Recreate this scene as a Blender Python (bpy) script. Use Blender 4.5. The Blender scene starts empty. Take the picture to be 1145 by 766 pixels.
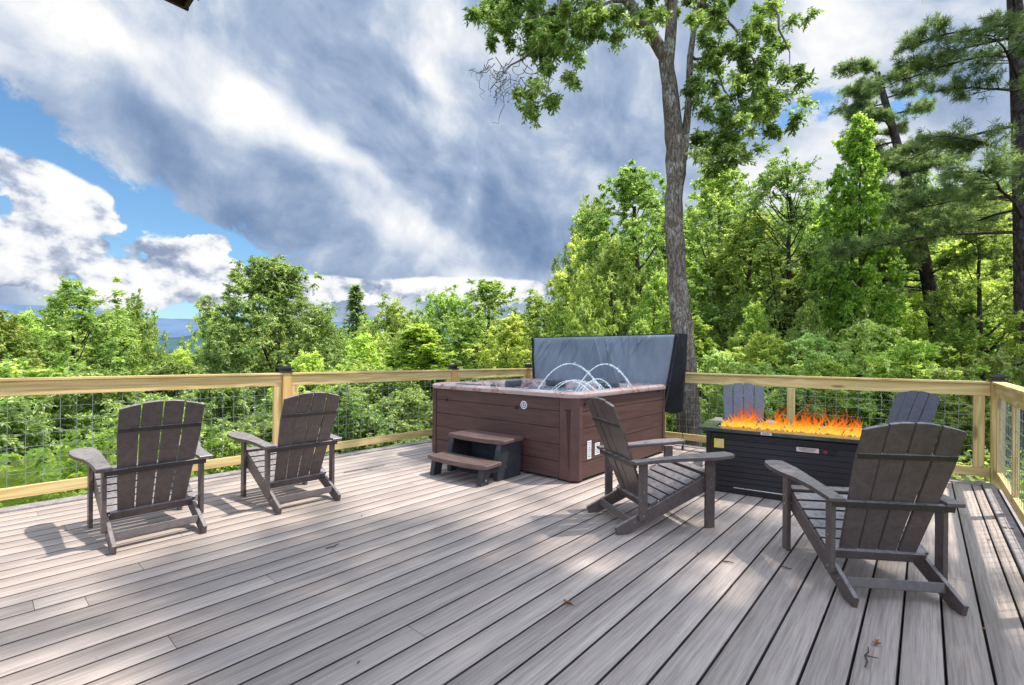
import bpy, bmesh, math, random
import numpy as np
from mathutils import Matrix, Vector
PI = math.pi
R = math.radians
scene = bpy.context.scene
COL = scene.collection

# ------------------------------------------------------------------ camera
YAW = 0.71714; ROLL = 0.0089; FPX = 529.76; CY = 398.86; EYE = 1.2533
cam = bpy.data.cameras.new('camera'); camo = bpy.data.objects.new('camera', cam); COL.objects.link(camo)
cam.lens = FPX / 1145 * 36; cam.sensor_width = 36
cam.shift_y = (CY - 383.0) / 1145
cam.clip_start = 0.05; cam.clip_end = 30000
camo.matrix_world = Matrix.Translation((0, 0, EYE)) @ Matrix.Rotation(YAW, 4, 'Z') @ Matrix.Rotation(PI / 2, 4, 'X') @ Matrix.Rotation(ROLL, 4, 'Z')
scene.camera = camo
FW = (-math.sin(YAW), math.cos(YAW)); RT = (math.cos(YAW), math.sin(YAW))

def at(x, Z):
    """ground position of something standing Z metres ahead, seen in photo column x"""
    X = (x - 572.5) / FPX * Z
    return (FW[0] * Z + RT[0] * X, FW[1] * Z + RT[1] * X)

def hz(y, Z):
    return EYE + (CY - y) / FPX * Z

def ground_z(x, y):
    d = max(0.0, 0.5 - x)
    z = -0.42 - .13 * min(d, 7.2) - 26 * (1 - math.exp(-max(0, d - 7.2) * 0.30 / 26))
    z -= 0.02 * max(0, y - 7)
    z += 0.12 * math.sin(x * 0.7 + 1) * math.cos(y * 0.6) * min(1, d / 4)
    r = math.hypot(x, y)
    if r > 60: z -= (1 - math.exp(-(r - 60) / 300)) * 70
    return z

# ------------------------------------------------------------------ materials
class NT:
    def __init__(s, tree): s.t = tree; s.n = tree.nodes; s.l = tree.links
    def add(s, typ, **kw):
        n = s.n.new(typ)
        for k, v in kw.items(): setattr(n, k, v)
        return n
    def link(s, a, b): s.l.new(a, b)
    def put(s, sock, v):
        if hasattr(v, 'is_output'): s.l.new(v, sock)
        elif v is not None:
            if isinstance(v, (tuple, list)) and len(v) == 3 and sock.type == 'RGBA': v = (*v, 1)
            sock.default_value = v
    def m(s, op, a, b=None, c=None, clamp=False):
        n = s.add('ShaderNodeMath', operation=op, use_clamp=clamp)
        s.put(n.inputs[0], a)
        if b is not None: s.put(n.inputs[1], b)
        if c is not None: s.put(n.inputs[2], c)
        return n.outputs[0]
    def v(s, op, a, b=None, out=0):
        n = s.add('ShaderNodeVectorMath', operation=op)
        s.put(n.inputs[0], a)
        if b is not None: s.put(n.inputs['Scale'] if op == 'SCALE' else n.inputs[1], b)
        return n.outputs[out]
    def dot(s, a, b):
        n = s.add('ShaderNodeVectorMath', operation='DOT_PRODUCT'); s.put(n.inputs[0], a); s.put(n.inputs[1], b)
        return n.outputs['Value']
    def comb(s, x, y, z):
        n = s.add('ShaderNodeCombineXYZ'); s.put(n.inputs[0], x); s.put(n.inputs[1], y); s.put(n.inputs[2], z); return n.outputs[0]
    def sep(s, v):
        n = s.add('ShaderNodeSeparateXYZ'); s.put(n.inputs[0], v); return n.outputs
    def mix(s, f, a, b, typ='RGBA', blend='MIX'):
        n = s.add('ShaderNodeMix', data_type=typ)
        if typ == 'RGBA': n.blend_type = blend; A, B, O = n.inputs[6], n.inputs[7], n.outputs[2]
        else: A, B, O = n.inputs[2], n.inputs[3], n.outputs[0]
        s.put(n.inputs[0], f); s.put(A, a); s.put(B, b); return O
    def noise(s, vec, scale, detail=4, rough=.55, dist=0, out=0):
        n = s.add('ShaderNodeTexNoise'); s.put(n.inputs['Vector'], vec)
        n.inputs['Scale'].default_value = scale; n.inputs['Detail'].default_value = detail
        n.inputs['Roughness'].default_value = rough; n.inputs['Distortion'].default_value = dist
        return n.outputs[out]
    def ramp(s, f, pts, interp='LINEAR'):
        n = s.add('ShaderNodeValToRGB'); cr = n.color_ramp; cr.interpolation = interp
        while len(cr.elements) < len(pts): cr.elements.new(0.5)
        for e, (p, c) in zip(cr.elements, pts):
            e.position = p; e.color = (*c, 1) if isinstance(c, (tuple, list)) else (c, c, c, 1)
        s.put(n.inputs[0], f); return n.outputs[0]
    def sm(s, x, lo, hi, a=0., b=1.):
        n = s.add('ShaderNodeMapRange', interpolation_type='SMOOTHSTEP')
        s.put(n.inputs[0], x); s.put(n.inputs[1], lo); s.put(n.inputs[2], hi); s.put(n.inputs[3], a); s.put(n.inputs[4], b)
        return n.outputs[0]
    def bump(s, h, strength=.3, dist=.01):
        n = s.add('ShaderNodeBump'); n.inputs['Strength'].default_value = strength; n.inputs['Distance'].default_value = dist
        s.put(n.inputs['Height'], h); return n.outputs[0]

def new_mat(name):
    m = bpy.data.materials.new(name); m.use_nodes = True; m.node_tree.nodes.clear()
    nt = NT(m.node_tree)
    out = nt.add('ShaderNodeOutputMaterial')
    return m, nt, out

def principled(nt, out, base, rough=.5, spec=.5, metal=0, normal=None, **kw):
    p = nt.add('ShaderNodeBsdfPrincipled')
    nt.put(p.inputs['Base Color'], base); nt.put(p.inputs['Roughness'], rough)
    nt.put(p.inputs['Specular IOR Level'], spec); nt.put(p.inputs['Metallic'], metal)
    if normal is not None: nt.put(p.inputs['Normal'], normal)
    for k, v in kw.items(): nt.put(p.inputs[k.replace('_', ' ')], v)
    if out is not None: nt.link(p.outputs[0], out.inputs[0])
    return p

def coords(nt, scale=(1, 1, 1), rnd=True):
    tc = nt.add('ShaderNodeTexCoord')
    v = nt.v('MULTIPLY', tc.outputs['Object'], scale)
    if rnd:
        oi = nt.add('ShaderNodeObjectInfo')
        v = nt.v('ADD', v, nt.comb(nt.m('MULTIPLY', oi.outputs['Random'], 37.), nt.m('MULTIPLY', oi.outputs['Random'], 91.), 0.))
    return v

def plain(name, c, rough=.5, spec=.5, var=.18, scale=14, bump=.15, metal=0, grain=(1, 1, 1)):
    m, nt, out = new_mat(name)
    v = coords(nt, grain)
    n1 = nt.noise(v, scale, 5, .6)
    n2 = nt.noise(v, scale * 6, 3, .6)
    f = nt.m('ADD', nt.m('MULTIPLY', n1, .65), nt.m('MULTIPLY', n2, .35))
    f = nt.sm(f, .35, .65)
    col = nt.mix(f, tuple(x * (1 - var) for x in c), tuple(min(1, x * (1 + var)) for x in c))
    principled(nt, out, col, nt.mix(n1, rough * .85, min(1, rough * 1.15), 'FLOAT'), spec, metal, nt.bump(n2, bump, .003))
    return m

M = {}
# chair polymer lumber
def chair_mat(name, c, c2):
    m, nt, out = new_mat(name)
    v = coords(nt, (9, 9, 9))
    n = nt.noise(v, 3, 6, .7)
    n2 = nt.noise(v, 26, 3, .6)
    geo = nt.add('ShaderNodeNewGeometry')
    upz = nt.sep(geo.outputs['Normal'])[2]
    dust_sheen = nt.m('MULTIPLY', nt.sm(upz, .3, .95), nt.sm(n, .3, .7))
    base = nt.mix(nt.sm(n, .35, .65), c, c2)
    base = nt.mix(nt.m('MULTIPLY', nt.m('MULTIPLY', nt.sm(upz, .3, .95), nt.sm(n, .2, .6)), .6), base, (.42, .375, .37))  # tops lightened for dust, with sky sheen painted into the colour
    sc_ = nt.noise(nt.v('MULTIPLY', v, (1, 1, .25)), 9, 3, .6); base = nt.mix(nt.m('MULTIPLY', nt.sm(sc_, .62, .72), .15), base, (.30, .26, .25))
    principled(nt, out, base, nt.mix(n2, .30, .44, 'FLOAT'), .5, 0, nt.bump(nt.m('ADD', n, nt.m('MULTIPLY', n2, .5)), .25, .002))
    return m
M['chair'] = chair_mat('chair_lumber', (.082, .060, .053), (.112, .084, .076))
M['chair_shadow'] = chair_mat('chair_lumber_shaded', (.026, .020, .018), (.038, .030, .028))  # same lumber, with the shade on the cross bars put into the colour
M['chair_grey'] = chair_mat('chair_lumber_grey', (.080, .082, .105), (.11, .11, .135))
M['screw'] = plain('screw_steel', (.5, .5, .5), .3, .5, .1, 30, 0, 1)
M['sticker'] = plain('white_label', (.75, .74, .72), .5, .3, .05)

def wood(name, axis, c1=(.80, .60, .28), c2=(.60, .42, .16)):
    m, nt, out = new_mat(name)
    sc = {'x': (1.1, 16, 16), 'y': (16, 1.1, 16), 'z': (16, 16, 1.1)}[axis]
    v = coords(nt, sc)
    warp = nt.noise(v, .5, 2, .5, out=1)
    vv = nt.v('ADD', v, nt.v('SCALE', warp, 2.2))
    n = nt.noise(vv, 1.6, 5, .6)
    ring = nt.m('SINE', nt.m('MULTIPLY', nt.noise(vv, .45, 2, .4), 42.))
    f = nt.m('ADD', nt.m('MULTIPLY', n, .75), nt.m('MULTIPLY', ring, .12))
    base = nt.mix(nt.sm(f, .22, .58), c2, c1)
    # knots
    tc = nt.add('ShaderNodeTexCoord'); oi = nt.add('ShaderNodeObjectInfo')
    ks = {'x': (1.6, 7, 7), 'y': (7, 1.6, 7), 'z': (7, 7, 1.6)}[axis]
    vo = nt.add('ShaderNodeTexVoronoi'); vo.inputs['Scale'].default_value = 1.0
    nt.put(vo.inputs['Vector'], nt.v('ADD', nt.v('MULTIPLY', tc.outputs['Object'], ks), nt.comb(nt.m('MULTIPLY', oi.outputs['Random'], 50.), 3.3, 1.7)))
    k = nt.sm(vo.outputs['Distance'], .07, .17, 1., 0.)
    base = nt.mix(nt.m('MULTIPLY', k, .75), base, (.17, .085, .035))
    green = nt.noise(coords(nt, (1, 1, 1)), 1.3, 3, .5)
    base = nt.mix(nt.m('MULTIPLY', nt.sm(green, .45, .7), .3), base, (.40, .41, .16))
    principled(nt, out, base, .62, .3, 0, nt.bump(n, .3, .004))
    return m
M['wood_x'] = wood('rail_timber_x', 'x'); M['wood_y'] = wood('rail_timber_y', 'y'); M['wood_z'] = wood('rail_timber_z', 'z')
M['wood_post'] = wood('post_timber', 'z', (.76, .49, .18), (.60, .33, .10))
M['black_metal'] = plain('black_powder_coat', (.018, .018, .02), .35, .5, .2)
M['wire'] = plain('galvanised_wire', (.27, .30, .285), .45, .5, .2, 40, 0, .4)

# composite decking
def deck_mat():
    m, nt, out = new_mat('composite_decking')
    tc = nt.add('ShaderNodeTexCoord')
    at_ = nt.add('ShaderNodeAttribute', attribute_name='tone')
    off = nt.comb(nt.m('MULTIPLY', at_.outputs['Fac'], 53.), nt.m('MULTIPLY', at_.outputs['Fac'], 171.), 0.)
    p = nt.v('ADD', tc.outputs['Object'], off)
    a = nt.noise(nt.v('MULTIPLY', p, (75, 2.2, 1)), 1, 5, .55, .2)
    b = nt.noise(nt.v('MULTIPLY', p, (230, 6., 1)), 1, 3, .6)
    c = nt.noise(nt.v('MULTIPLY', p, (14, .8, 1)), 1, 3, .5)
    d = nt.noise(tc.outputs['Object'], .9, 4, .6)
    f = nt.m('ADD', nt.m('ADD', nt.m('MULTIPLY', a, .5), nt.m('MULTIPLY', b, .3)), nt.m('MULTIPLY', c, .2))
    base = nt.ramp(f, [(.28, (.225, .18, .168)), (.42, (.365, .305, .283)), (.52, (.475, .41, .375)), (.68, (.63, .555, .505))])
    tone = nt.m('ADD', .86, nt.m('MULTIPLY', at_.outputs['Fac'], .24))
    base = nt.v('SCALE', nt.v('MULTIPLY', base, (1.0, .945, .89)), tone)
    stain = nt.sm(d, .42, .72)
    base = nt.mix(nt.m('MULTIPLY', stain, .12), base, (.22, .19, .19))
    # short weathered marks and specks
    spk = nt.noise(tc.outputs['Object'], 55, 2, .5)
    base = nt.mix(nt.m('MULTIPLY', nt.sm(spk, .70, .76), .6), base, (.16, .12, .10))
    principled(nt, out, base, nt.mix(a, .42, .62, 'FLOAT'), .35, 0, nt.bump(nt.m('ADD', a, b), .35, .003))
    return m
M['deck'] = deck_mat()
M['deck_border'] = plain('border_board', (.33, .29, .29), .5, .4, .25, 5, .3, grain=(3, 3, 1))
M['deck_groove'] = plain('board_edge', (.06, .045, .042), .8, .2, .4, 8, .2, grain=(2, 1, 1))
M['dark_under'] = plain('underlay_shade', (.02, .018, .018), .8, .2)

# spa
M['cabinet'] = plain('spa_cabinet_brown', (.092, .044, .038), .5, .4, .24, 2.2, .35, grain=(1, 1, 14))
M['cabinet_corner'] = plain('spa_corner_brown', (.104, .050, .043), .42, .4, .15, 3, .1)
M['cabinet_dark'] = plain('spa_recess_dark', (.05, .019, .017), .5, .4, .15)
def shell_mat():
    m, nt, out = new_mat('marbled_acrylic')
    v = coords(nt, (1, 1, 1))
    a = nt.noise(v, 3.2, 8, .7, 1.6)
    b = nt.noise(v, 9, 6, .7, 2.5)
    base = nt.ramp(nt.m('ADD', nt.m('MULTIPLY', a, .6), nt.m('MULTIPLY', b, .4)), [(.33, (.10, .045, .045)), (.43, (.26, .15, .14)), (.50, (.48, .34, .31)), (.58, (.36, .30, .31)), (.68, (.62, .52, .48))])
    principled(nt, out, base, .22, .5, 0, None, Coat_Weight=.3)
    return m
M['shell'] = shell_mat()
M['basin'] = plain('spa_basin', (.18, .19, .20), .25, .5, .3, 3)
M['pillow'] = plain('spa_pillow', (.10, .11, .13), .5, .4, .2)
def water_mat():
    m, nt, out = new_mat('spa_water')
    v = coords(nt, (1, 1, 1))
    a = nt.noise(v, 7, 4, .6, 1.2)
    foam = nt.noise(v, 14, 5, .75, 1)
    base = nt.mix(nt.sm(foam, .52, .68), (.13, .22, .24), (.75, .80, .80))
    principled(nt, out, base, .12, .6, 0, nt.bump(a, .9, .05))
    return m
M['water'] = water_mat()
def jet_mat():
    m, nt, out = new_mat('jet_stream')
    p = principled(nt, None, (.9, .93, .95), .15, .6)
    t = nt.add('ShaderNodeBsdfTransparent'); mx = nt.add('ShaderNodeMixShader')
    n = nt.noise(coords(nt, (1, 1, 1)), 45, 4, .7)
    nt.put(mx.inputs[0], nt.sm(n, .38, .62, .15, .65))
    nt.link(t.outputs[0], mx.inputs[1]); nt.link(p.outputs[0], mx.inputs[2]); nt.link(mx.outputs[0], out.inputs[0])
    return m
M['jet'] = jet_mat()
def vinyl_mat():
    m, nt, out = new_mat('cover_vinyl')
    v = coords(nt, (3, 3, 1.2))
    a = nt.noise(v, 2.4, 5, .6, .6); b = nt.noise(v, 60, 2, .5)
    base = nt.mix(nt.sm(a, .3, .7), (.165, .190, .235), (.205, .232, .28))
    principled(nt, out, base, .42, .5, 0, nt.bump(nt.m('ADD', a, nt.m('MULTIPLY', b, .1)), .25, .008))
    return m
M['vinyl'] = vinyl_mat()
M['black_fabric'] = plain('black_fabric', (.012, .012, .014), .75, .3, .4, 8, .5)
M['step_tread'] = plain('step_tread', (.125, .078, .066), .5, .4, .35, 5, .6, grain=(1, 12, 12))
M['step_black'] = plain('step_black_plastic', (.035, .035, .042), .45, .4, .25, 8, .3)
# fire table
M['pit_body'] = plain('pit_dark_brown', (.013, .009, .011), .38, .5, .3, 8, .2, grain=(1, 1, 12))
def slab_mat():
    m, nt, out = new_mat('pit_slate_top')
    v = coords(nt)
    a = nt.noise(v, 6, 6, .65, .5)
    base = nt.mix(nt.sm(a, .3, .7), (.022, .036, .034), (.06, .085, .076))
    principled(nt, out, base, .2, .6, 0, nt.bump(a, .12, .004))
    return m
M['slab'] = slab_mat()
M['yellow'] = plain('yellow_label', (.85, .62, .02), .5, .3, .05)
M['pinkish'] = plain('pinkish_label', (.66, .50, .48), .5, .3, .1)
M['ink'] = plain('black_ink', (.02, .02, .02), .6, .3, .05)
M['red'] = plain('red_knob', (.30, .02, .03), .35, .5, .1)
M['silver'] = plain('brushed_silver', (.62, .62, .62), .25, .5, .1, 30, .1, 1)
def rock_mat():
    m, nt, out = new_mat('fire_glass')
    v = coords(nt); a = nt.noise(v, 60, 3, .6)
    principled(nt, out, nt.mix(a, (.10, .06, .03), (.5, .3, .1)), .3, .5)
    return m
M['rock'] = rock_mat()
def flame_mat():
    m, nt, out = new_mat('flame')
    h = nt.add('ShaderNodeAttribute', attribute_name='h').outputs['Fac']
    e = nt.add('ShaderNodeAttribute', attribute_name='edge').outputs['Fac']
    n = nt.noise(coords(nt, (1, 1, .55)), 22, 4, .6, 1.2)
    f = nt.m('ADD', h, nt.m('MULTIPLY', nt.m('SUBTRACT', n, .5), .8))
    col = nt.ramp(f, [(.0, (1., .62, .09)), (.22, (1., .44, .03)), (.48, (.95, .19, .012)), (.9, (.62, .05, .01))])
    em = nt.add('ShaderNodeEmission'); nt.put(em.inputs[0], col)
    nt.put(em.inputs[1], nt.sm(f, .0, 1., 1.35, .8))
    t = nt.add('ShaderNodeBsdfTransparent'); mx = nt.add('ShaderNodeMixShader')
    al = nt.m('MULTIPLY', nt.m('MULTIPLY', nt.sm(e, .0, .75), nt.sm(f, .5, 1.2, .9, .05)), nt.sm(n, .33, .52, .2, 1.))
    nt.put(mx.inputs[0], al)
    nt.link(t.outputs[0], mx.inputs[1]); nt.link(em.outputs[0], mx.inputs[2]); nt.link(mx.outputs[0], out.inputs[0])
    return m
M['flame'] = flame_mat()
M['eave'] = plain('eave_brown', (.05, .03, .03), .6, .3, .3)
M['soffit'] = plain('soffit_brown', (.07, .055, .04), .6, .3, .3)

def bark(name, c1, c2, c3, sc=1.0):
    m, nt, out = new_mat(name)
    v = coords(nt, (9 * sc, 9 * sc, 2.4 * sc))
    a = nt.noise(v, 1.5, 8, .7, .6)
    vo = nt.add('ShaderNodeTexVoronoi', feature='DISTANCE_TO_EDGE'); nt.put(vo.inputs['Vector'], nt.v('ADD', v, nt.v('SCALE', nt.noise(v, 2, 4, .6, out=1), 1.0))); vo.inputs['Scale'].default_value = 1.6
    crack = nt.sm(vo.outputs['Distance'], .0, .12)
    lich = nt.noise(coords(nt, (1, 1, .7)), 3.2, 5, .7)
    base = nt.mix(nt.sm(a, .35, .65), c1, c2)
    base = nt.mix(nt.m('MULTIPLY', nt.sm(lich, .50, .60), .7), base, c3)
    stn = nt.noise(coords(nt, (1, 1, .35)), 1.7, 4, .6); base = nt.mix(nt.m('MULTIPLY', nt.sm(stn, .5, .66), .55), base, tuple(x * .45 for x in c1))
    base = nt.mix(nt.m('ADD', nt.m('MULTIPLY', crack, .55), .45), tuple(x * .4 for x in c1), base)
    principled(nt, out, base, .85, .2, 0, nt.bump(nt.m('ADD', nt.m('MULTIPLY', crack, .7), a), .8, .03))
    return m
M['bark'] = bark('oak_bark', (.165, .125, .098), (.29, .235, .19), (.46, .44, .37), 1.7)
M['bark_dark'] = bark('dark_bark', (.055, .042, .036), (.12, .095, .08), (.17, .16, .13), 1.3)
M['bark_pine'] = bark('pine_bark', (.06, .042, .045), (.12, .08, .08), (.14, .12, .12), 1.2)

def leaf_mat(name, dark, mid, light, yellow=None, trans=.38, rough=.4):
    m, nt, out = new_mat(name)
    var = nt.add('ShaderNodeAttribute', attribute_name='var').outputs['Fac']
    oi = nt.add('ShaderNodeObjectInfo').outputs['Random']
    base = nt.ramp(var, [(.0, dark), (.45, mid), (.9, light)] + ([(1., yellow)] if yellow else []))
    hsv = nt.add('ShaderNodeHueSaturation')
    nt.put(hsv.inputs['Hue'], nt.m('ADD', .485, nt.m('MULTIPLY', oi, .03)))
    nt.put(hsv.inputs['Value'], nt.m('ADD', .85, nt.m('MULTIPLY', nt.m('FRACT', nt.m('MULTIPLY', oi, 7.3)), .3)))
    nt.put(hsv.inputs['Color'], base)
    p = principled(nt, None, hsv.outputs[0], rough, .5)
    tr = nt.add('ShaderNodeBsdfTranslucent')
    tcol = nt.mix(.5, hsv.outputs[0], nt.mix(1., hsv.outputs[0], (1., 1., .25), blend='MULTIPLY'))
    nt.put(tr.inputs[0], nt.v('SCALE', tcol, 1.75))
    mx = nt.add('ShaderNodeMixShader'); mx.inputs[0].default_value = min(.6, trans + .12)
    nt.link(p.outputs[0], mx.inputs[1]); nt.link(tr.outputs[0], mx.inputs[2]); nt.link(mx.outputs[0], out.inputs[0])
    return m
M['leaf_mid'] = leaf_mat('leaf_mid_green', (.055, .10, .03), (.18, .27, .065), (.38, .48, .13), (.66, .70, .30))
M['leaf_dark'] = leaf_mat('leaf_dark_green', (.045, .085, .035), (.14, .22, .06), (.27, .37, .12), (.50, .58, .24), .3, .36)
M['leaf_bright'] = leaf_mat('leaf_bright_green', (.05, .11, .02), (.22, .36, .06), (.44, .58, .13), (.66, .74, .25), .42)
M['leaf_yellow'] = leaf_mat('leaf_yellow_green', (.08, .13, .03), (.26, .36, .07), (.50, .58, .15), (.74, .78, .32), .4)
M['leaf_pale'] = leaf_mat('leaf_pale_green', (.08, .13, .04), (.28, .37, .11), (.54, .62, .26), (.76, .81, .50), .42)
M['leaf_oak'] = leaf_mat('leaf_oak_green', (.05, .10, .035), (.16, .265, .07), (.34, .46, .15), (.62, .70, .36), .40)
M['needle'] = leaf_mat('pine_needles', (.075, .12, .06), (.17, .245, .11), (.33, .42, .19), (.48, .54, .30), .45)
M['dead_leaf'] = plain('dead_leaf', (.32, .12, .045), .7, .3, .4, 40)
M['twig'] = plain('dead_twig', (.10, .075, .06), .8, .2, .3)

def ground_mat():
    m, nt, out = new_mat('forest_floor')
    tc = nt.add('ShaderNodeTexCoord').outputs['Object']
    a = nt.noise(tc, 1.3, 6, .7); b = nt.noise(tc, 14, 5, .75); vo = nt.add('ShaderNodeTexVoronoi'); nt.put(vo.inputs['Vector'], tc); vo.inputs['Scale'].default_value = 22
    base = nt.mix(nt.sm(b, .35, .7), (.07, .05, .03), (.22, .17, .11))
    base = nt.mix(nt.sm(vo.outputs['Distance'], .18, .32, .55, 0.), base, (.42, .38, .32))
    base = nt.mix(nt.sm(a, .45, .6), base, (.06, .11, .03))
    dist = nt.v('LENGTH', tc, out=1)
    base = nt.mix(nt.sm(dist, 60., 400.), base, (.03, .06, .025))
    principled(nt, out, base, .9, .2, 0, nt.bump(b, .8, .04))
    return m
M['ground'] = ground_mat()
def hill_mat(name, c1, c2, sc):
    m, nt, out = new_mat(name)
    tc = nt.add('ShaderNodeTexCoord').outputs['Object']
    a = nt.noise(tc, sc, 8, .7)
    principled(nt, out, nt.mix(nt.sm(a, .38, .62), c1, c2), .9, .1)
    return m
M['ridge_far'] = hill_mat('hazy_blue_ridge', (.085, .135, .215), (.11, .165, .255), .004)  # blue of distance haze put into the colours of both ridges
M['ridge_near'] = hill_mat('hazy_blue_hill', (.035, .075, .085), (.055, .105, .11), .012)

# ------------------------------------------------------------------ mesh helpers
class MB:
    """collects shapes and links them as ONE mesh object"""
    def __init__(s): s.bm = bmesh.new()
    def box(s, c, d, rot=None, bevel=0.0, mtx=None):
        r = bmesh.ops.create_cube(s.bm, size=1)
        vs = r['verts']
        bmesh.ops.scale(s.bm, vec=d, verts=vs)
        if bevel > 0:
            es = list({e for v in vs for e in v.link_edges})
            rb = bmesh.ops.bevel(s.bm, geom=es, offset=bevel, segments=2, profile=.6, affect='EDGES')
            vs = list({v for f in rb['faces'] for v in f.verts} | {v for v in vs if v.is_valid})
        T = Matrix.Translation(c) @ (rot.to_4x4() if rot is not None else Matrix.Identity(4))
        if mtx is not None: T = mtx @ T
        bmesh.ops.transform(s.bm, matrix=T, verts=vs)
        return vs
    def prism(s, pts, h, mtx=None, bevel=0.0):
        """pts: 2-D outline in local XY, extruded along local Z by h"""
        n = len(pts)
        a = [s.bm.verts.new((p[0], p[1], 0)) for p in pts]; b = [s.bm.verts.new((p[0], p[1], h)) for p in pts]
        fs = [s.bm.faces.new(a[::-1]), s.bm.faces.new(b)]
        for i in range(n): fs.append(s.bm.faces.new((a[i], a[(i + 1) % n], b[(i + 1) % n], b[i])))
        vs = a + b
        if bevel > 0:
            es = list(set(fs[0].edges) | set(fs[1].edges))
            rb = bmesh.ops.bevel(s.bm, geom=es, offset=bevel, segments=1, affect='EDGES')
            vs = list({v for f in rb['faces'] for v in f.verts} | {v for v in vs if v.is_valid})
        if mtx is not None: bmesh.ops.transform(s.bm, matrix=mtx, verts=vs)
        return vs
    def tube(s, pts, rad, seg=8, cap=True):
        pts = [Vector(p) for p in pts]; n = len(pts)
        if not hasattr(rad, '__len__'): rad = [rad] * n
        rings = []; up = Vector((0, 0, 1)) if abs((pts[1] - pts[0]).normalized().z) < .9 else Vector((1, 0, 0))
        for i, p in enumerate(pts):
            d = (pts[min(i + 1, n - 1)] - pts[max(i - 1, 0)]).normalized()
            a = d.cross(up).normalized(); b = d.cross(a).normalized(); up = -b if (-b).dot(up) > 0 else b
            a = d.cross(up).normalized(); b = a.cross(d).normalized()
            rings.append([s.bm.verts.new(p + (a * math.cos(2 * PI * k / seg) + b * math.sin(2 * PI * k / seg)) * rad[i]) for k in range(seg)])
        for i in range(n - 1):
            for k in range(seg): s.bm.faces.new((rings[i][k], rings[i][(k + 1) % seg], rings[i + 1][(k + 1) % seg], rings[i + 1][k]))
        if cap:
            s.bm.faces.new(rings[0][::-1]); s.bm.faces.new(rings[-1])
    def loft(s, loops, closed=True, cap0=False, cap1=False):
        rs = [[s.bm.verts.new(p) for p in L] for L in loops]
        n = len(rs[0])
        for i in range(len(rs) - 1):
            for k in range(n if closed else n - 1):
                s.bm.faces.new((rs[i][k], rs[i][(k + 1) % n], rs[i + 1][(k + 1) % n], rs[i + 1][k]))
        if cap0: s.bm.faces.new(rs[0][::-1])
        if cap1: s.bm.faces.new(rs[-1])
    def build(s, name, mat, parent=None, smooth=False):
        bmesh.ops.recalc_face_normals(s.bm, faces=s.bm.faces)
        me = bpy.data.meshes.new(name); s.bm.to_mesh(me); s.bm.free()
        me.materials.append(mat)
        if smooth:
            for p in me.polygons: p.use_smooth = True
            try: me.set_sharp_from_angle(angle=R(40))
            except Exception: pass
        o = bpy.data.objects.new(name, me); COL.objects.link(o)
        if parent is not None: o.parent = parent
        return o

def empty(name, loc=(0, 0, 0), rz=0):
    o = bpy.data.objects.new(name, None); COL.objects.link(o); o.location = loc; o.rotation_euler = (0, 0, rz)
    o.empty_display_size = .1
    return o
def tag(o, label=None, cat=None, group=None, kind=None):
    if label: o['label'] = label
    if cat: o['category'] = cat
    if group: o['group'] = group
    if kind: o['kind'] = kind
    return o
def kids(o): return [c for c in COL.objects if c.parent == o]
def copy_tree(o, loc, rz=0, scale=None, swap=None):
    r = o.copy(); COL.objects.link(r); r.location = loc; r.rotation_euler = (0, 0, rz)
    if scale is not None: r.scale = scale
    for ch in list(o.children):
        c = ch.copy(); COL.objects.link(c); c.parent = r
        for g in list(ch.children):
            d = g.copy(); COL.objects.link(d); d.parent = c
    return r

def arr_mesh(name, V, F, attrs=None, mat=None, smooth=False):
    """V (n,3) floats; F (m,3|4) ints; attrs name->per-vertex floats"""
    me = bpy.data.meshes.new(name); k = F.shape[1]
    me.vertices.add(len(V)); me.vertices.foreach_set('co', np.ascontiguousarray(V, np.float32).ravel())
    me.loops.add(F.size); me.loops.foreach_set('vertex_index', np.ascontiguousarray(F, np.int32).ravel())
    me.polygons.add(len(F)); me.polygons.foreach_set('loop_start', np.arange(0, F.size, k, dtype=np.int32))
    try: me.polygons.foreach_set('loop_total', np.full(len(F), k, np.int32))
    except Exception: pass
    if smooth: me.polygons.foreach_set('use_smooth', np.ones(len(F), bool))
    me.update(calc_edges=True)
    for an, av in (attrs or {}).items():
        a = me.attributes.new(an, 'FLOAT', 'POINT'); a.data.foreach_set('value', np.ascontiguousarray(av, np.float32))
    if mat: me.materials.append(mat)
    return me
def link_mesh(name, me, parent=None):
    o = bpy.data.objects.new(name, me); COL.objects.link(o)
    if parent is not None: o.parent = parent
    return o

def norm(a): return a / np.maximum(np.linalg.norm(a, axis=-1, keepdims=True), 1e-9)

def leaf_arrays(P, D, N, L, W, var, fold=.25):
    """rhombic folded leaves: base P, direction D, normal N, length L, width W"""
    D = norm(D); S = norm(np.cross(D, N)); N2 = norm(np.cross(S, D))
    L = np.asarray(L)[:, None]; W = np.asarray(W)[:, None]
    b = P; t = P + D * L - N2 * L * .12
    l = P + D * L * .45 + S * W * .5 + N2 * W * fold; r = P + D * L * .45 - S * W * .5 + N2 * W * fold
    n = len(P); V = np.stack([b, l, t, r], 1).reshape(-1, 3)
    i = np.arange(n) * 4
    F = np.concatenate([np.stack([i, i + 3, i + 2], 1), np.stack([i, i + 2, i + 1], 1)])
    return V, F, np.repeat(var, 4)

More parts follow.
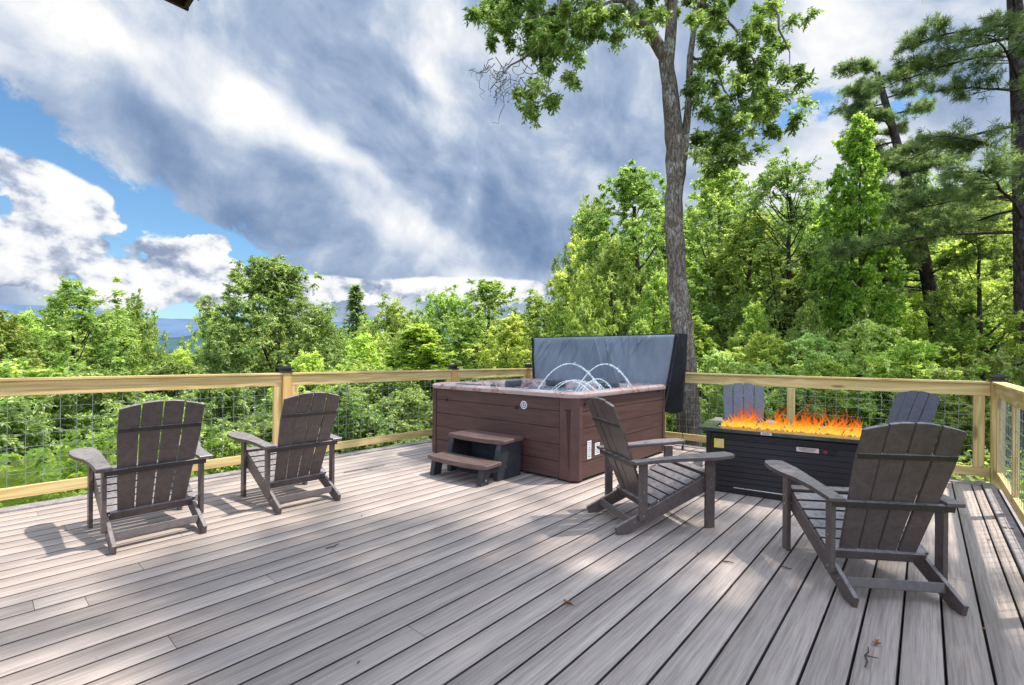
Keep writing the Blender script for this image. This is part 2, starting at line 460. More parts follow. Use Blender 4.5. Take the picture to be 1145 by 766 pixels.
def tubes_arrays(paths, seg=6):
    """paths: list of (pts (n,3), radii (n,))"""
    Vs, Fs, o = [], [], 0
    for pts, rad in paths:
        pts = np.asarray(pts, float); rad = np.asarray(rad, float); n = len(pts)
        d = np.gradient(pts, axis=0); d = norm(d)
        ref = np.array([0, 0, 1.]) if abs(d[:, 2]).mean() < .8 else np.array([1., 0, 0])
        a = norm(np.cross(d, ref)); b = np.cross(d, a)
        th = np.linspace(0, 2 * PI, seg, endpoint=False)
        ring = pts[:, None, :] + (a[:, None, :] * np.cos(th)[None, :, None] + b[:, None, :] * np.sin(th)[None, :, None]) * rad[:, None, None]
        Vs.append(ring.reshape(-1, 3))
        for i in range(n - 1):
            k = np.arange(seg); k2 = (k + 1) % seg
            Fs.append(np.stack([o + i * seg + k, o + i * seg + k2, o + (i + 1) * seg + k2, o + (i + 1) * seg + k], 1))
        o += n * seg
    return np.concatenate(Vs), np.concatenate(Fs)

def sprays(rng, C, rad, twigs, lpt, leafL, aspect=.62, up=.75, flat=.6, droop=.15, hue=None):
    """leaf sprays: each clump centre C carries twigs with leaves along them"""
    n = len(C)
    d = rng.normal(size=(n, twigs, 3)); d[..., 2] = d[..., 2] * flat + .12; d = norm(d)
    ln = rad[:, None] * rng.uniform(.55, 1.15, (n, twigs))
    s = (np.arange(lpt) + .6) / lpt
    s = s[None, None, :] * np.ones((n, twigs, 1)) + rng.normal(0, .03, (n, twigs, lpt))
    pos = C[:, None, None, :] + d[:, :, None, :] * (ln[:, :, None] * s)[..., None]
    pos[..., 2] -= droop * (ln[:, :, None] * s ** 2)
    side = norm(np.cross(d, np.array([0, 0, 1.])))[:, :, None, :] * np.where(np.arange(lpt) % 2, 1, -1)[None, None, :, None]
    D = d[:, :, None, :] * .6 + side * rng.uniform(.4, 1.2, (n, twigs, lpt, 1)) + rng.normal(0, .35, (n, twigs, lpt, 3))
    D[..., 2] -= .25
    Nn = rng.normal(0, .45, (n, twigs, lpt, 3)); Nn[..., 2] += up
    P = pos.reshape(-1, 3); D = norm(D.reshape(-1, 3)); Nn = norm(Nn.reshape(-1, 3))
    L = leafL * rng.uniform(.65, 1.25, len(P))
    cv = rng.uniform(0, 1, (n, 1, 1)) * .3 + rng.uniform(0, 1, (n, twigs, 1)) * .25 + rng.uniform(0, 1, (n, twigs, lpt)) ** 1.4 * .62
    if hue is not None: cv = cv + hue[:, None, None]
    return leaf_arrays(P, D, Nn, L, L * aspect, np.clip(cv.reshape(-1), 0, 1))

def crown_profile(kind, t):
    if kind == 'round': return np.sqrt(np.clip(1 - np.clip((t - .38) / .64, 0, 1) ** 2.3, 0.004, 1)) * (.72 + .28 * np.clip(t / .38, 0, 1))
    if kind == 'dome': return np.sqrt(np.clip(1 - t ** 2.0, 0.003, 1)) * (0.85 + .15 * t)
    if kind == 'cone': return np.clip(1.03 - t, 0, 1) ** .9
    if kind == 'tall': return (np.clip(1.02 - t, 0, 1) ** .6) * (0.55 + .7 * t)
    return np.ones_like(t)

def make_tree_meshes(key, seed, H, cb, Rr, kind, nclump, twigs, lpt, leafL, mat, trunk_r=.12, bark_m='bark_dark', clump=.16, up=.75, flat=.6, lump=.35, aspect=.62, lean=0., spires=0, inner=.42, limbs=26):
    rng = np.random.default_rng(seed)
    t = rng.uniform(0, .955, nclump) ** .9
    az = rng.uniform(0, 2 * PI, nclump)
    # lumpy envelope: big lobes
    ph = rng.uniform(0, 2 * PI, 6)
    lob = 1 + lump * (.5 * np.sin(3 * az + ph[0] + 4 * t) + .35 * np.sin(5 * az + ph[1] - 9 * t) + .35 * np.sin(2 * az + ph[2] + 13 * t))
    rr = Rr * crown_profile(kind, t) * lob * rng.uniform(inner, 1, nclump) ** .7
    rr = rr * np.where(t > .8, rng.uniform(.15, 1, nclump), 1)
    zz = H * (cb + (1 - cb) * t)
    C = np.stack([rr * np.cos(az), rr * np.sin(az), zz], 1)
    C[:, 2] += -.12 * rr + rng.normal(0, .02 * H, nclump)
    crad = np.full(nclump, clump * Rr) * rng.uniform(.6, 1.25, nclump) * (1.05 - .45 * t)
    if spires:
        per = 16; k = spires * per; sid = np.repeat(np.arange(spires), per); f = np.tile(np.linspace(.35, 1, per), spires)
        sa = rng.uniform(0, 2 * PI, spires); sr = rng.uniform(.1, 1., spires) ** .7 * Rr * .85; sh = rng.uniform(.70, 1.05, spires) * H * (1 - .16 * (sr / Rr) ** 2)
        S = np.stack([np.cos(sa[sid]) * sr[sid], np.sin(sa[sid]) * sr[sid], H * .45 + (sh[sid] - H * .45) * f], 1) + rng.normal(0, .05 * Rr, (k, 3)) * (1.25 - f)[:, None]
        C = np.concatenate([C, S]); crad = np.concatenate([crad, clump * Rr * (1.25 - f) * 1.25])
        t = np.concatenate([t, f])
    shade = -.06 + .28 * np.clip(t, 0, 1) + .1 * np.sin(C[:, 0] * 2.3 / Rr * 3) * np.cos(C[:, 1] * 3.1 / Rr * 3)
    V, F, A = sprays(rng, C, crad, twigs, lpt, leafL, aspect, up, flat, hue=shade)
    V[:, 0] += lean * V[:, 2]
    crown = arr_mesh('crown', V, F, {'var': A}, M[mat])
    # trunk with limbs
    n = 12; z = np.linspace(-.6, H * .84, n)
    wob = np.cumsum(rng.normal(0, .018 * H ** .5, (n, 2)), 0); wob -= wob[1]
    tp = np.stack([wob[:, 0] + lean * z, wob[:, 1], z], 1); tr = trunk_r * np.clip(1.12 - z / H, .06, 2)
    paths = [(tp, tr)]
    for i in rng.choice(len(C), min(limbs, len(C)), replace=False):
        c = C[i].copy(); c[0] += lean * c[2]
        z0 = max(H * .12, c[2] - np.hypot(c[0], c[1]) * rng.uniform(.5, 1.0) - .05 * H)
        j = np.interp(z0, z, np.arange(n)); p0 = np.array([np.interp(z0, z, tp[:, 0]), np.interp(z0, z, tp[:, 1]), z0])
        mid = (p0 + c) / 2 + np.array([0, 0, -.06 * H * rng.uniform(.2, 1)]) + rng.normal(0, .03 * Rr, 3)
        q = np.linspace(0, 1, 7)[:, None]
        pts = (1 - q) ** 2 * p0 + 2 * q * (1 - q) * mid + q ** 2 * c
        r0 = np.interp(z0, z, tr) * .5
        paths.append((pts, np.linspace(r0, r0 * .12 + .003, 7)))
    V2, F2 = tubes_arrays(paths, 7)
    trunk = arr_mesh('trunk', V2, F2, None, M[bark_m], smooth=True)
    return dict(crown=crown, trunk=trunk, H=H, R=Rr)

def place_tree(T, x, y, z_base, top, width=None, name='tree', label=None, cat='tree', group=None, rz=None, seed=0):
    """stand a tree at (x, y); top = height above datum of its tip; width = crown radius"""
    rnd = random.Random(seed * 7919 + int(x * 100) + int(y * 1000))
    o = empty(name, (x, y, z_base), rnd.uniform(0, 6.28) if rz is None else rz)
    sz = (top - z_base) / T['H']; sx = (width / T['R']) if width else sz
    o.scale = (sx, sx, sz)
    link_mesh('trunk', T['trunk'], o); link_mesh('crown', T['crown'], o)
    tag(o, label, cat, group)
    return o

# ================================================================== THE DECK
DX0, DX1, DY1, DY0 = -5.40, 0.435, 6.67, -3.2
def build_deck():
    rnd = random.Random(5)
    V, F, A = [], [], []
    w, gap, th = .1385, .0055, .025
    x = DX0 + .004; top = 0.0
    U0 = -0.5072 - .1445 / 2   # keeps the joints between boards on the lines seen in the photo
    k0 = math.ceil((DX0 - (U0 + .0722)) / .1445); k1 = int((DX1 - (U0 + .0722)) / .1445)
    xs = [(-0.5072 + k * .1445 + gap / 2, -0.5072 + (k + 1) * .1445 - gap / 2) for k in range(-40, 12)]
    for a, b in xs:
        a = max(a, DX0 + .004); b = min(b, DX1 - .004)
        if b - a < .02: continue
        ys = [DY0]; y = DY0 + rnd.uniform(.6, 4.6)
        while y < DY1 - .5: ys.append(y); y += 4.88
        ys.append(DY1)
        for y0, y1 in zip(ys[:-1], ys[1:]):
            y0 += .0011; y1 -= .0011; c = .003
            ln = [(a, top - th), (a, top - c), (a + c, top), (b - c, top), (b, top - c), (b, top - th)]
            base = len(V)
            tone = rnd.random()
            for yy in (y0, y1):
                for px, pz in ln: V.append((px, yy, pz)); A.append(tone)
            for i in range(5): F.append((base + i, base + i + 1, base + 7 + i, base + 6 + i))
    V = np.array(V); F = np.array(F)[:, ::-1]
    me = arr_mesh('deck', V, F, {'tone': np.array(A)}, M['deck'])
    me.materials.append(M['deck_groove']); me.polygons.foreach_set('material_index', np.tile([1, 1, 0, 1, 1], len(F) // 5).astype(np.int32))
    o = link_mesh('deck', me); o['kind'] = 'structure'
    s = MB(); s.box(((DX0 + DX1) / 2, (DY0 + DY1) / 2, -.09), (DX1 - DX0 + .1, DY1 - DY0 + .1, .11)); s.build('shade_underlay', M['dark_under'], o)  # black sheet under the boards, painting the shade seen in the gaps
    b = MB()
    b.box((DX0 - .072, (DY0 + DY1) / 2 + .07, -.002), (.136, DY1 - DY0 + .14, .032), bevel=.004)
    b.box(((DX0 + DX1) / 2 + .002, DY1 + .072, -.0035), (DX1 - DX0 - .004, .136, .030), bevel=.004)
    b.box((DX1 + .05, (DY0 + DY1) / 2 + .07, -.002), (.09, DY1 - DY0 + .14, .032), bevel=.004)
    b.build('border_board', M['deck_border'], o)
    f = MB()
    f.box((DX0 - .155, 1.8, -.14), (.02, 10.2, .24)); f.box((-2.45, DY1 + .155, -.14), (5.9, .02, .24)); f.box((DX1 + .135, 1.8, -.14), (.02, 10.2, .24))
    f.build('fascia', M['deck_border'], o)
    for x in (-5.2, -2.6, .2):
        for y in (-2.8, 0, 3, 6.3):
            l = MB(); l.box((x, y, (-.2 + ground_z(x, y) - .4) / 2), (.14, .14, abs(ground_z(x, y) - .4) - .2 + .1)); l.build('support_post', M['wood_z'], o)
build_deck()

# ------------------------------------------------------------------ railings
RT_Z, RT_H = 1.045, .125
def railing(name, label, p0, p1, posts, stiles, panels, cap_at, inward):
    """a straight run from p0 to p1 (2-D); posts/stiles at distances along it"""
    d = Vector((p1[0] - p0[0], p1[1] - p0[1])); Ln = d.length; d.normalize()
    ang = math.atan2(d.y, d.x)
    T = Matrix.Translation((p0[0], p0[1], 0)) @ Matrix.Rotation(ang, 4, 'Z')
    along = 'wood_y' if abs(d.y) > abs(d.x) else 'wood_x'
    root = empty(name, (p0[0], p0[1], 0)); tag(root, label, 'railing', 'deck railings')
    inv = Matrix.Translation((-p0[0], -p0[1], 0))
    K = inv @ T
    s = inward
    cuts = [0] + sorted(posts) + [Ln]
    pw = .1
    def seg_iter():
        for a, b in zip(cuts[:-1], cuts[1:]):
            a2 = a + (pw / 2 if a in posts else 0); b2 = b - (pw / 2 if b in posts else 0)
            if b2 - a2 > .05: yield a2, b2
    m = MB()
    for a, b in seg_iter():
        m.box(((a + b) / 2, 0, RT_Z - .024 - .0615), (b - a - .002, .04, .122), mtx=K, bevel=.003)
    m.build('top_rail', M[along], root)
    m = MB()
    for a, b in seg_iter():
        m.box(((a + b) / 2, 0, RT_Z - .0115), (b - a - .002, .10, .023), mtx=K, bevel=.004)
    m.build('cap_board', M[along], root)
    m = MB()
    for a, b in seg_iter():
        m.box(((a + b) / 2, 0, .118), (b - a - .002, .04, .09), mtx=K, bevel=.003)
    m.build('bottom_rail', M[along], root)
    for q in posts:
        m = MB(); m.box((q, 0, .405), (pw, pw, 1.29), mtx=K, bevel=.004); po = m.build('post', M['wood_post'], root)
        if q in cap_at:
            m = MB()
            m.box((q, 0, 1.057), (.130, .130, .016), mtx=K, bevel=.004)
            m.box((q, 0, 1.076), (.095, .095, .024), mtx=K, bevel=.006)
            m.box((q, 0, 1.098), (.138, .138, .022), mtx=K, bevel=.006)
            m.box((q, 0, 1.114), (.085, .085, .014), mtx=K, bevel=.003)
            m.build('post_cap', M['black_metal'], po)
    for q in stiles:
        m = MB(); m.box((q, 0, .5305), (.085, .036, .731), mtx=K, bevel=.003); m.build('stile', M['wood_z'], root)
    for a, b in panels:
        w = MB(); n = max(1, round((b - a) / .105)); r = .0018
        for i in range(n + 1):
            x = a + (b - a) * i / n
            for (c, dd) in (((x, -s * .003, .52), (2 * r, 2 * r, .77)),): w.box(c, dd, mtx=K)
        for j in range(8):
            z = .158 + j * .107
            w.box(((a + b) / 2, s * .003, z), (b - a, 2 * r, 2 * r), mtx=K)
        w.build('wire_panel', M['wire'], root)
    return root
# left run (along the view side), from behind the camera to the far corner
LX = -5.545; BY = 6.815; RX = .555
def y2d(y): return y + 2.9
lp = [y2d(-2.66), y2d(-.13), y2d(2.40), y2d(4.965)]
ls, lpan = [], []
edges = lp + [y2d(BY)]
for i, q in enumerate(edges):
    if i > 0: ls.append(q - .095)
    if i < len(edges) - 1: ls.append(q + .095)
for a, b in zip(edges[:-1], edges[1:]): lpan.append((a + .13, b - .13))
railing('deck_railing', 'long timber railing with wire mesh behind the pair of empty chairs, on the valley side', (LX, -2.9), (LX, BY - .052), lp, ls, lpan, lp, 1)
# back run
bl = BY
L0 = LX + .052
qs = [-4.6, -2.95, -1.27, .42]
sb = [q - L0 for q in qs] + [.05]
ed = [.09] + [q - L0 for q in qs]
railing('deck_railing', 'timber railing with wire mesh crossing behind the hot tub and fire table', (L0, bl), (RX - .052, bl), [], sb, [(a + .045, b - .045) for a, b in zip(ed[:-1], ed[1:])], [], 1)
# right run, back to front
rq = [.09, 1.2, 3.2, 5.6, 8.0]
railing('deck_railing', 'short timber railing running toward the viewer at the right edge', (RX, BY - .052), (RX, -2.9), [], rq, [(a + .045, b - .045) for a, b in zip(rq[:-1], rq[1:])], [], 1)
for i, (x, y, lab) in enumerate(((LX, BY, 'far corner post with black cap behind the hot tub'), (RX, BY, 'corner post with black cap at the right, where two railings meet'))):
    o = empty('corner_post', (x, y, 0)); tag(o, lab, 'post')
    m = MB(); m.box((0, 0, .405), (.1, .1, 1.29), bevel=.004); m.build('post_shaft', M['wood_post'] if i == 0 else M['wood_z'], o)
    m = MB()
    m.box((0, 0, 1.057), (.132, .132, .016), bevel=.004); m.box((0, 0, 1.076), (.095, .095, .024), bevel=.006)
    m.box((0, 0, 1.098), (.14, .14, .022), bevel=.006); m.box((0, 0, 1.114), (.085, .085, .014), bevel=.003)
    m.build('post_cap', M['black_metal'], o)

# ================================================================== ADIRONDACK CHAIRS
# local frame: origin between the rear feet on the floor, +Y towards the front of the chair
def make_chair(mat='chair'):
    C = M[mat]
    root = empty('adirondack_chair')
    Wd = .245
    # side rails: sloping boards from rear foot to the front leg
    for sx in (-1, 1):
        m = MB()
        pts = [(-.005, .0), (.075, .0), (.80, .30), (.80, .395), (.745, .395), (-.02, .055)]
        Mx = Matrix.Translation((sx * Wd - .012, 0, 0)) @ Matrix(((0, 0, 1, 0), (1, 0, 0, 0), (0, 1, 0, 0), (0, 0, 0, 1)))
        m.prism(pts, .024, Mx, .003)
        sr = m.build('side_rail', C, root)
        for (yy, zz) in ((.13, .085), (.16, .115), (.70, .315), (.74, .285)):
            sc = MB(); sc.tube([(sx * (Wd + .010), yy, zz), (sx * (Wd + .016), yy, zz)], .006, 8); sc.build('screw', M['screw'], sr)
    for sx in (-1, 1):   # front legs
        m = MB(); m.box((sx * (Wd + .026), .735, .252), (.024, .075, .504), bevel=.003); lg = m.build('front_leg', C, root)
        for zz in (.30, .36):
            sc = MB(); sc.tube([(sx * (Wd + .036), .735, zz), (sx * (Wd + .041), .735, zz)], .006, 8); sc.build('screw', M['screw'], lg)
    for sx in (-1, 1):   # rear arm supports
        m = MB(); m.box((sx * (Wd + .026), .185, .300), (.024, .062, .405), bevel=.003); lg = m.build('rear_post', C, root)
        for zz in (.13, .30):
            sc = MB(); sc.tube([(sx * (Wd + .036), .185, zz), (sx * (Wd + .041), .185, zz)], .006, 8); sc.build('screw', M['screw'], lg)
    # armrests: wide curved paddles, rising slightly to the front
    for sx in (-1, 1):
        m = MB()
        L = [(.10, .085), (.30, .085), (.45, .100), (.58, .135), (.70, .148), (.82, .143), (.885, .115), (.905, .06)]
        inner = Wd + .055 - .062
        out = [(sx * (inner + w), y) for y, w in L]
        inn = [(sx * inner, .885), (sx * (inner - .012), .70), (sx * inner, .10)]
        pts = out + inn
        vs = m.prism(pts if sx > 0 else pts[::-1], .024, Matrix.Translation((0, 0, .504)), .004)
        for v in vs: v.co.z += .030 * max(0, (v.co.y - .1)) - .02 * max(0, .35 - v.co.y) ** 1
        m.build('armrest', C, root, smooth=True)
    # seat slats
    m = MB()
    sl = math.atan2(.395 - .055, .745 + .02)
    for i in range(7):
        t = i / 6
        y = .285 + t * .44; z = .055 + (y + .02) * math.tan(sl) + .014 + .02 * (t - .5) ** 2
        m.box((0, y, z), (2 * Wd + .024, .066, .02), Matrix.Rotation(sl - (.45 if i == 6 else 0) * .6, 3, 'X'), .003)
    m.box((0, .792, .345), (2 * Wd + .024, .018, .085), None, .003)
    m.build('seat', C, root)
    # backrest: four slats, arched top
    lean = R(22)
    base = Vector((0, .285, .155)); up = Vector((0, -math.sin(lean), math.cos(lean))); H = .856
    Bm = Matrix.Translation(base) @ Matrix.Rotation(lean, 4, 'X') @ Matrix.Rotation(PI / 2, 4, 'X')
    bk = MB()
    def halfw(h): return .192 + .042 * min(1, h / .62)
    def toph(x): return H - .044 * (abs(x) / .235) ** 2.0
    g = .005
    for k in range(4):
        lo, hi = -1 + k * .5, -1 + (k + 1) * .5
        pts = []
        pts.append((lo * halfw(0) + g, 0)); pts.append((hi * halfw(0) - g, 0)); pts.append((hi * halfw(.62) - g, .62))
        for j in range(5):
            f = hi + (lo - hi) * j / 4; x = f * halfw(H)
            x = x - g if j == 0 else (x + g if j == 4 else x)
            pts.append((x, toph(x)))
        pts.append((lo * halfw(.62) + g, .62))
        dish = Matrix.Translation((0, 0, -.008 * (1 - abs(k - 1.5) / 1.5)))
        bk.prism(pts, .018, Bm @ dish, .003)
    bk.build('backrest', C, root)
    def bar(h, w, hh, th, off, nm='cross_bar', mt=None):
        b = MB(); c = base + up * h + Vector((0, -math.cos(lean), -math.sin(lean))) * off
        b.box(c, (w, th, hh), Matrix.Rotation(lean, 3, 'X'), .003); return b.build(nm, mt or C, root)
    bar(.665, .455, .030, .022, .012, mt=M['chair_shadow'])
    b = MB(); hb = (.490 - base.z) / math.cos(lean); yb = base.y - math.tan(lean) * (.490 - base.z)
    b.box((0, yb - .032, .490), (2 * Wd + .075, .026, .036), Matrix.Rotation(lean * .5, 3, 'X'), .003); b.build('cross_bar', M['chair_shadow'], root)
    bar(.035, 2 * Wd - .026, .055, .024, .024)
    b = MB(); b.box((0, .105, .083), (2 * Wd - .026, .024, .05), Matrix.Rotation(R(-20), 3, 'X'), .003); b.build('cross_bar', C, root)
    st = MB(); c = base + up * .20 + Vector((0, -math.cos(lean), -math.sin(lean))) * .004
    st.box((.0 + .03, c.y, c.z), (.020, .002, .010), Matrix.Rotation(lean, 3, 'X')); st.build('sticker', M['sticker'], root)
    return root
def face(dx, dy): return math.atan2(dy, dx) - PI / 2
chair = make_chair()
chairs = [
 (-3.79, .845, face(-1, .01), 'brown adirondack chair with its back to the viewer, leftmost, at the valley railing'),
 (-3.80, 1.855, face(-1, .03), 'brown adirondack chair by the capped railing post, between the leftmost chair and the hot tub'),
 (-1.835, 3.16, face(.563, .825), 'brown adirondack chair seen from the side, between the hot tub corner and the fire table'),
 (-.055, 3.09, face(-.545, .838), 'nearest brown adirondack chair, seen from behind in front of the fire table'),
]
for i, (x, y, rz, lab) in enumerate(chairs):
    o = chair if i == 0 else copy_tree(chair, (x, y, 0), rz)
    o.location = (x, y, 0); o.rotation_euler = (0, 0, rz)
    tag(o, lab, 'chair', 'adirondack chairs on the deck')
gchair = make_chair('chair_grey')
gchair.location = (-1.70, 6.33, 0); gchair.rotation_euler = (0, 0, face(.30, -.95)); tag(gchair, 'grey adirondack chair half hidden behind the left end of the fire table', 'chair', 'adirondack chairs on the deck')
g2 = copy_tree(gchair, (-.07, 6.17, 0), face(-.70, -.71)); tag(g2, 'grey adirondack chair facing the fire from beside the right corner post', 'chair', 'adirondack chairs on the deck')
for o in (gchair, g2):
    for c in list(o.children):
        if c.name.startswith('sticker'): bpy.data.objects.remove(c)

# ================================================================== HOT TUB
def rrect(x0, y0, x1, y1, r, n=8, z=0, wav=None):
    pts = []
    for cx, cy, a0 in ((x1 - r, y1 - r, 0), (x0 + r, y1 - r, PI / 2), (x0 + r, y0 + r, PI), (x1 - r, y0 + r, 1.5 * PI)):
        for k in range(n + 1):
            a = a0 + PI / 2 * k / n; pts.append((cx + r * math.cos(a), cy + r * math.sin(a), z))
    # subdivide long sides for waviness
    out = []
    for i, p in enumerate(pts):
        q = pts[(i + 1) % len(pts)]; out.append(p)
        dd = math.dist(p, q)
        if dd > .3:
            for k in range(1, 12): out.append(tuple(p[j] + (q[j] - p[j]) * k / 12 for j in range(3)))
    if wav:
        cx, cy = (x0 + x1) / 2, (y0 + y1) / 2; res = []
        for p in out:
            a = math.atan2(p[1] - cy, p[0] - cx); f = 1 + wav * (math.sin(4 * a + .6) * .6 + math.sin(7 * a) * .4)
            res.append((cx + (p[0] - cx) * f, cy + (p[1] - cy) * f, p[2]))
        out = res
    return out
def build_tub():
    hx, hy, Hc = 1.11, 1.09, .845
    o = empty('hot_tub', (-3.70, 5.02, 0), R(.4))
    tag(o, 'open brown hot tub with marbled rim and arcing water jets', 'hot tub')
    cb = .205; cb2 = .115  # bevelled corners
    # inner carcass
    m = MB(); pts = [(-hx + .03, -hy + cb), (-hx + cb, -hy + .03), (hx - cb, -hy + .03), (hx - .03, -hy + cb2), (hx - .03, hy - cb), (hx - cb, hy - .03), (-hx + cb, hy - .03), (-hx + .03, hy - cb)]
    m.prism(pts, .26, Matrix.Translation((0, 0, .02))); m.build('base', M['cabinet_dark'], o)
    # plank panels: each side one part, five planks with grooves
    def panel(p0, p1, nrm, nm='side_panel'):
        m = MB(); d = Vector((p1[0] - p0[0], p1[1] - p0[1])); Lh = d.length; a = math.atan2(d.y, d.x)
        T = Matrix.Translation(((p0[0] + p1[0]) / 2, (p0[1] + p1[1]) / 2, 0)) @ Matrix.Rotation(a, 4, 'Z')
        zs = [.025, .195, .365, .535, .705, .845]
        for z0, z1 in zip(zs[:-1], zs[1:]):
            m.box((0, 0, (z0 + z1) / 2), (Lh - .008, .022, z1 - z0 - .007), None, .004, T)
        m.box((0, .008, .435), (Lh - .02, .012, .81), None, 0, T)
        return m.build(nm, M['cabinet'], o)
    f = panel((-hx + .11, -hy + .012), (hx - cb, -hy + .012), None)
    panel((hx - .012, -hy + cb2), (hx - .012, hy - .11), None)
    panel((hx - .11, hy - .012), (-hx + .11, hy - .012), None)
    panel((-hx + .012, hy - .11), (-hx + .012, -hy + .11), None)
    # corners
    def corner(pts, nm='corner_panel'):
        m = MB(); m.prism(pts, Hc - .02, Matrix.Translation((0, 0, .02)), .006); return m.build(nm, M['cabinet_corner'], o)
    near = corner([(hx - cb + .004, -hy - .004), (hx - .06, -hy - .004), (hx + .004, -hy + .045), (hx + .004, -hy + cb2 - .004), (hx - .06, -hy + cb2 - .004), (hx - cb + .004, -hy + .06)])
    corner([(hx - .106, hy + .004), (hx - .106, hy - .06), (hx - .06, hy - .106), (hx + .004, hy - .106), (hx + .004, hy - .05), (hx - .05, hy + .004)])
    corner([(-hx - .004, -hy + .106), (-hx - .004, -hy + .04), (-hx + .04, -hy - .004), (-hx + .106, -hy - .004), (-hx + .106, -hy + .05), (-hx + .05, -hy + .106)])
    corner([(-hx - .004, hy - .106), (-hx + .06, hy - .106), (-hx + .106, hy - .06), (-hx + .106, hy + .004), (-hx + .05, hy + .004), (-hx - .004, hy - .05)])
    # tapering recess on the near corner, facing the viewer
    m = MB(); y = -hy - .0075; xa = hx - .115
    V = [(xa - .006, y, .72), (xa + .045, y, .72), (xa + .030, y, .13)]
    vs = [m.bm.verts.new(v) for v in V]; vb = [m.bm.verts.new((v[0], v[1] + .004, v[2])) for v in V]
    m.bm.faces.new(vs); m.bm.faces.new(vb[::-1])
    for i in range(3): m.bm.faces.new((vs[i], vb[i], vb[(i + 1) % 3], vs[(i + 1) % 3]))
    m.box((xa + .018, y - .001, .726), (.075, .008, .012), None, .002)
    m.build('corner_recess', M['cabinet_dark'], near)
    # rim shell
    lo = []
    def ring(off, z, r, w=None): return rrect(-hx - .03 + off, -hy - .03 + off, hx + .03 - off, hy + .03 - off, r, 8, z, w)
    loops = [ring(.03, .842, .13), ring(-.002, .845, .17), ring(-.008, .862, .17), ring(-.006, .885, .17), ring(.012, .903, .16), ring(.05, .910, .15), ring(.11, .904, .15),
             ring(.17, .900, .16, .004), ring(.20, .888, .18, .008), ring(.225, .85, .2, .012), ring(.25, .74, .22, .02), ring(.33, .56, .26, .03), ring(.5, .46, .3, .04), ring(.62, .28, .3, .02)]
    m = MB(); m.loft(loops, cap1=True)
    rim = m.build('rim_shell', M['shell'], o, smooth=True)
    # dark basin liner pieces: footwell head rests
    for (px, py, rz) in ((-.55, hy - .215, 0), (.35, hy - .215, 0), (-hx + .215, .3, PI / 2)):
        m = MB(); m.box((0, 0, 0), (.34, .055, .10), None, .022, Matrix.Translation((px, py, .862)) @ Matrix.Rotation(rz, 4, 'Z') @ Matrix.Rotation(R(18), 4, 'X'))
        m.build('head_rest', M['pillow'], o, smooth=True)
    # raised control area + filter lid on the near rim
    m = MB(); m.prism(rrect(-.72, -hy + .03, -.30, -hy + .17, .06, 5), .014, Matrix.Translation((0, 0, .906)), .003) if False else m.box((-.52, -hy + .10, .911), (.36, .11, .014), None, .005)
    m.build('control_panel', M['pillow'], o)
    for px, py, r in ((-.12, -hy + .11, .035), (.52, hy - .1, .035), (-hx + .1, -.4, .035), (hx - .1, .2, .03)):
        m = MB(); m.tube([(px, py, .902), (px, py, .921)], r, 18); m.tube([(px, py, .921), (px, py, .930)], r * .6, 14); m.build('diverter_knob', M['silver'] if r < .034 else M['pillow'], o, smooth=True)
    m = MB(); m.loft([rrect(-hx + .20, -hy + .20, hx - .20, hy - .20, .22, 8, .80)], cap1=False) if False else None
    nx = 40; g = np.linspace(-1, 1, nx); X, Y = np.meshgrid(g * (hx - .205), g * (hy - .205))
    r = np.random.default_rng(2); Z = .79 + .010 * np.sin(X * 17 + Y * 5) * np.cos(Y * 21 - X * 4) + r.normal(0, .004, X.shape)
    V = np.stack([X, Y, Z], -1).reshape(-1, 3); ii = np.arange(nx * nx).reshape(nx, nx)
    F = np.stack([ii[:-1, :-1], ii[:-1, 1:], ii[1:, 1:], ii[1:, :-1]], -1).reshape(-1, 4)
    link_mesh('water', arr_mesh('water', V, F, None, M['water'], True), o)
    # jets: thin arcs of water
    def arc(a, b, h, rad=.0065):
        m = MB(); pts = []
        for k in range(25):
            t = k / 24; pts.append((a[0] + (b[0] - a[0]) * t, a[1] + (b[1] - a[1]) * t, .80 + .09 * (1 - t) * 0 + 4 * h * t * (1 - t)))
        rj = random.Random(int(a[0] * 100)); m.tube(pts, [rad * (.75 + .55 * rj.random()) * (1 + .9 * (k / 24) ** 3) for k in range(25)], 7); 
        for k in range(26):
            t = .55 + .45 * rj.random(); px_ = a[0] + (b[0] - a[0]) * t + rj.gauss(0, .012); py_ = a[1] + (b[1] - a[1]) * t + rj.gauss(0, .012); pz_ = .80 + 4 * h * t * (1 - t) + rj.gauss(0, .012)
            bmesh.ops.create_icosphere(m.bm, subdivisions=1, radius=rj.uniform(.003, .0075), matrix=Matrix.Translation((px_, py_, pz_)))
        for k in range(14): bmesh.ops.create_icosphere(m.bm, subdivisions=1, radius=rj.uniform(.004, .010), matrix=Matrix.Translation((b[0] + rj.gauss(0, .035), b[1] + rj.gauss(0, .035), .80 + abs(rj.gauss(0, .03)))))
        m.build('water_jet', M['jet'], o, smooth=True)
    arc((.0, -.32), (.50, .46), .37, .0075); arc((.36, .02), (.86, .66), .37, .0075)
    arc((.20, -.25), (.66, .10), .17, .006); arc((.52, -.1), (.80, .25), .19, .006); arc((.02, -.05), (.45, .25), .15, .006); arc((.55, -.25), (.84, .02), .16, .006)
    # badge and vents on the front
    m = MB(); bx = .44
    def disc(cx, cz, r, y, t, seg=28, rin=0):
        m.tube([(cx, y, cz), (cx, y - t, cz)], r, seg)
    disc(bx, .735, .044, -hy, .006); bo = m.build('badge', M['sticker'], f, smooth=False)
    m = MB()
    n = 24
    L1 = [(bx + .032 * math.cos(2 * PI * k / n), -hy - .0075, .735 + .032 * math.sin(2 * PI * k / n)) for k in range(n)]
    L2 = [(bx + .024 * math.cos(2 * PI * k / n), -hy - .0075, .735 + .024 * math.sin(2 * PI * k / n)) for k in range(n)]
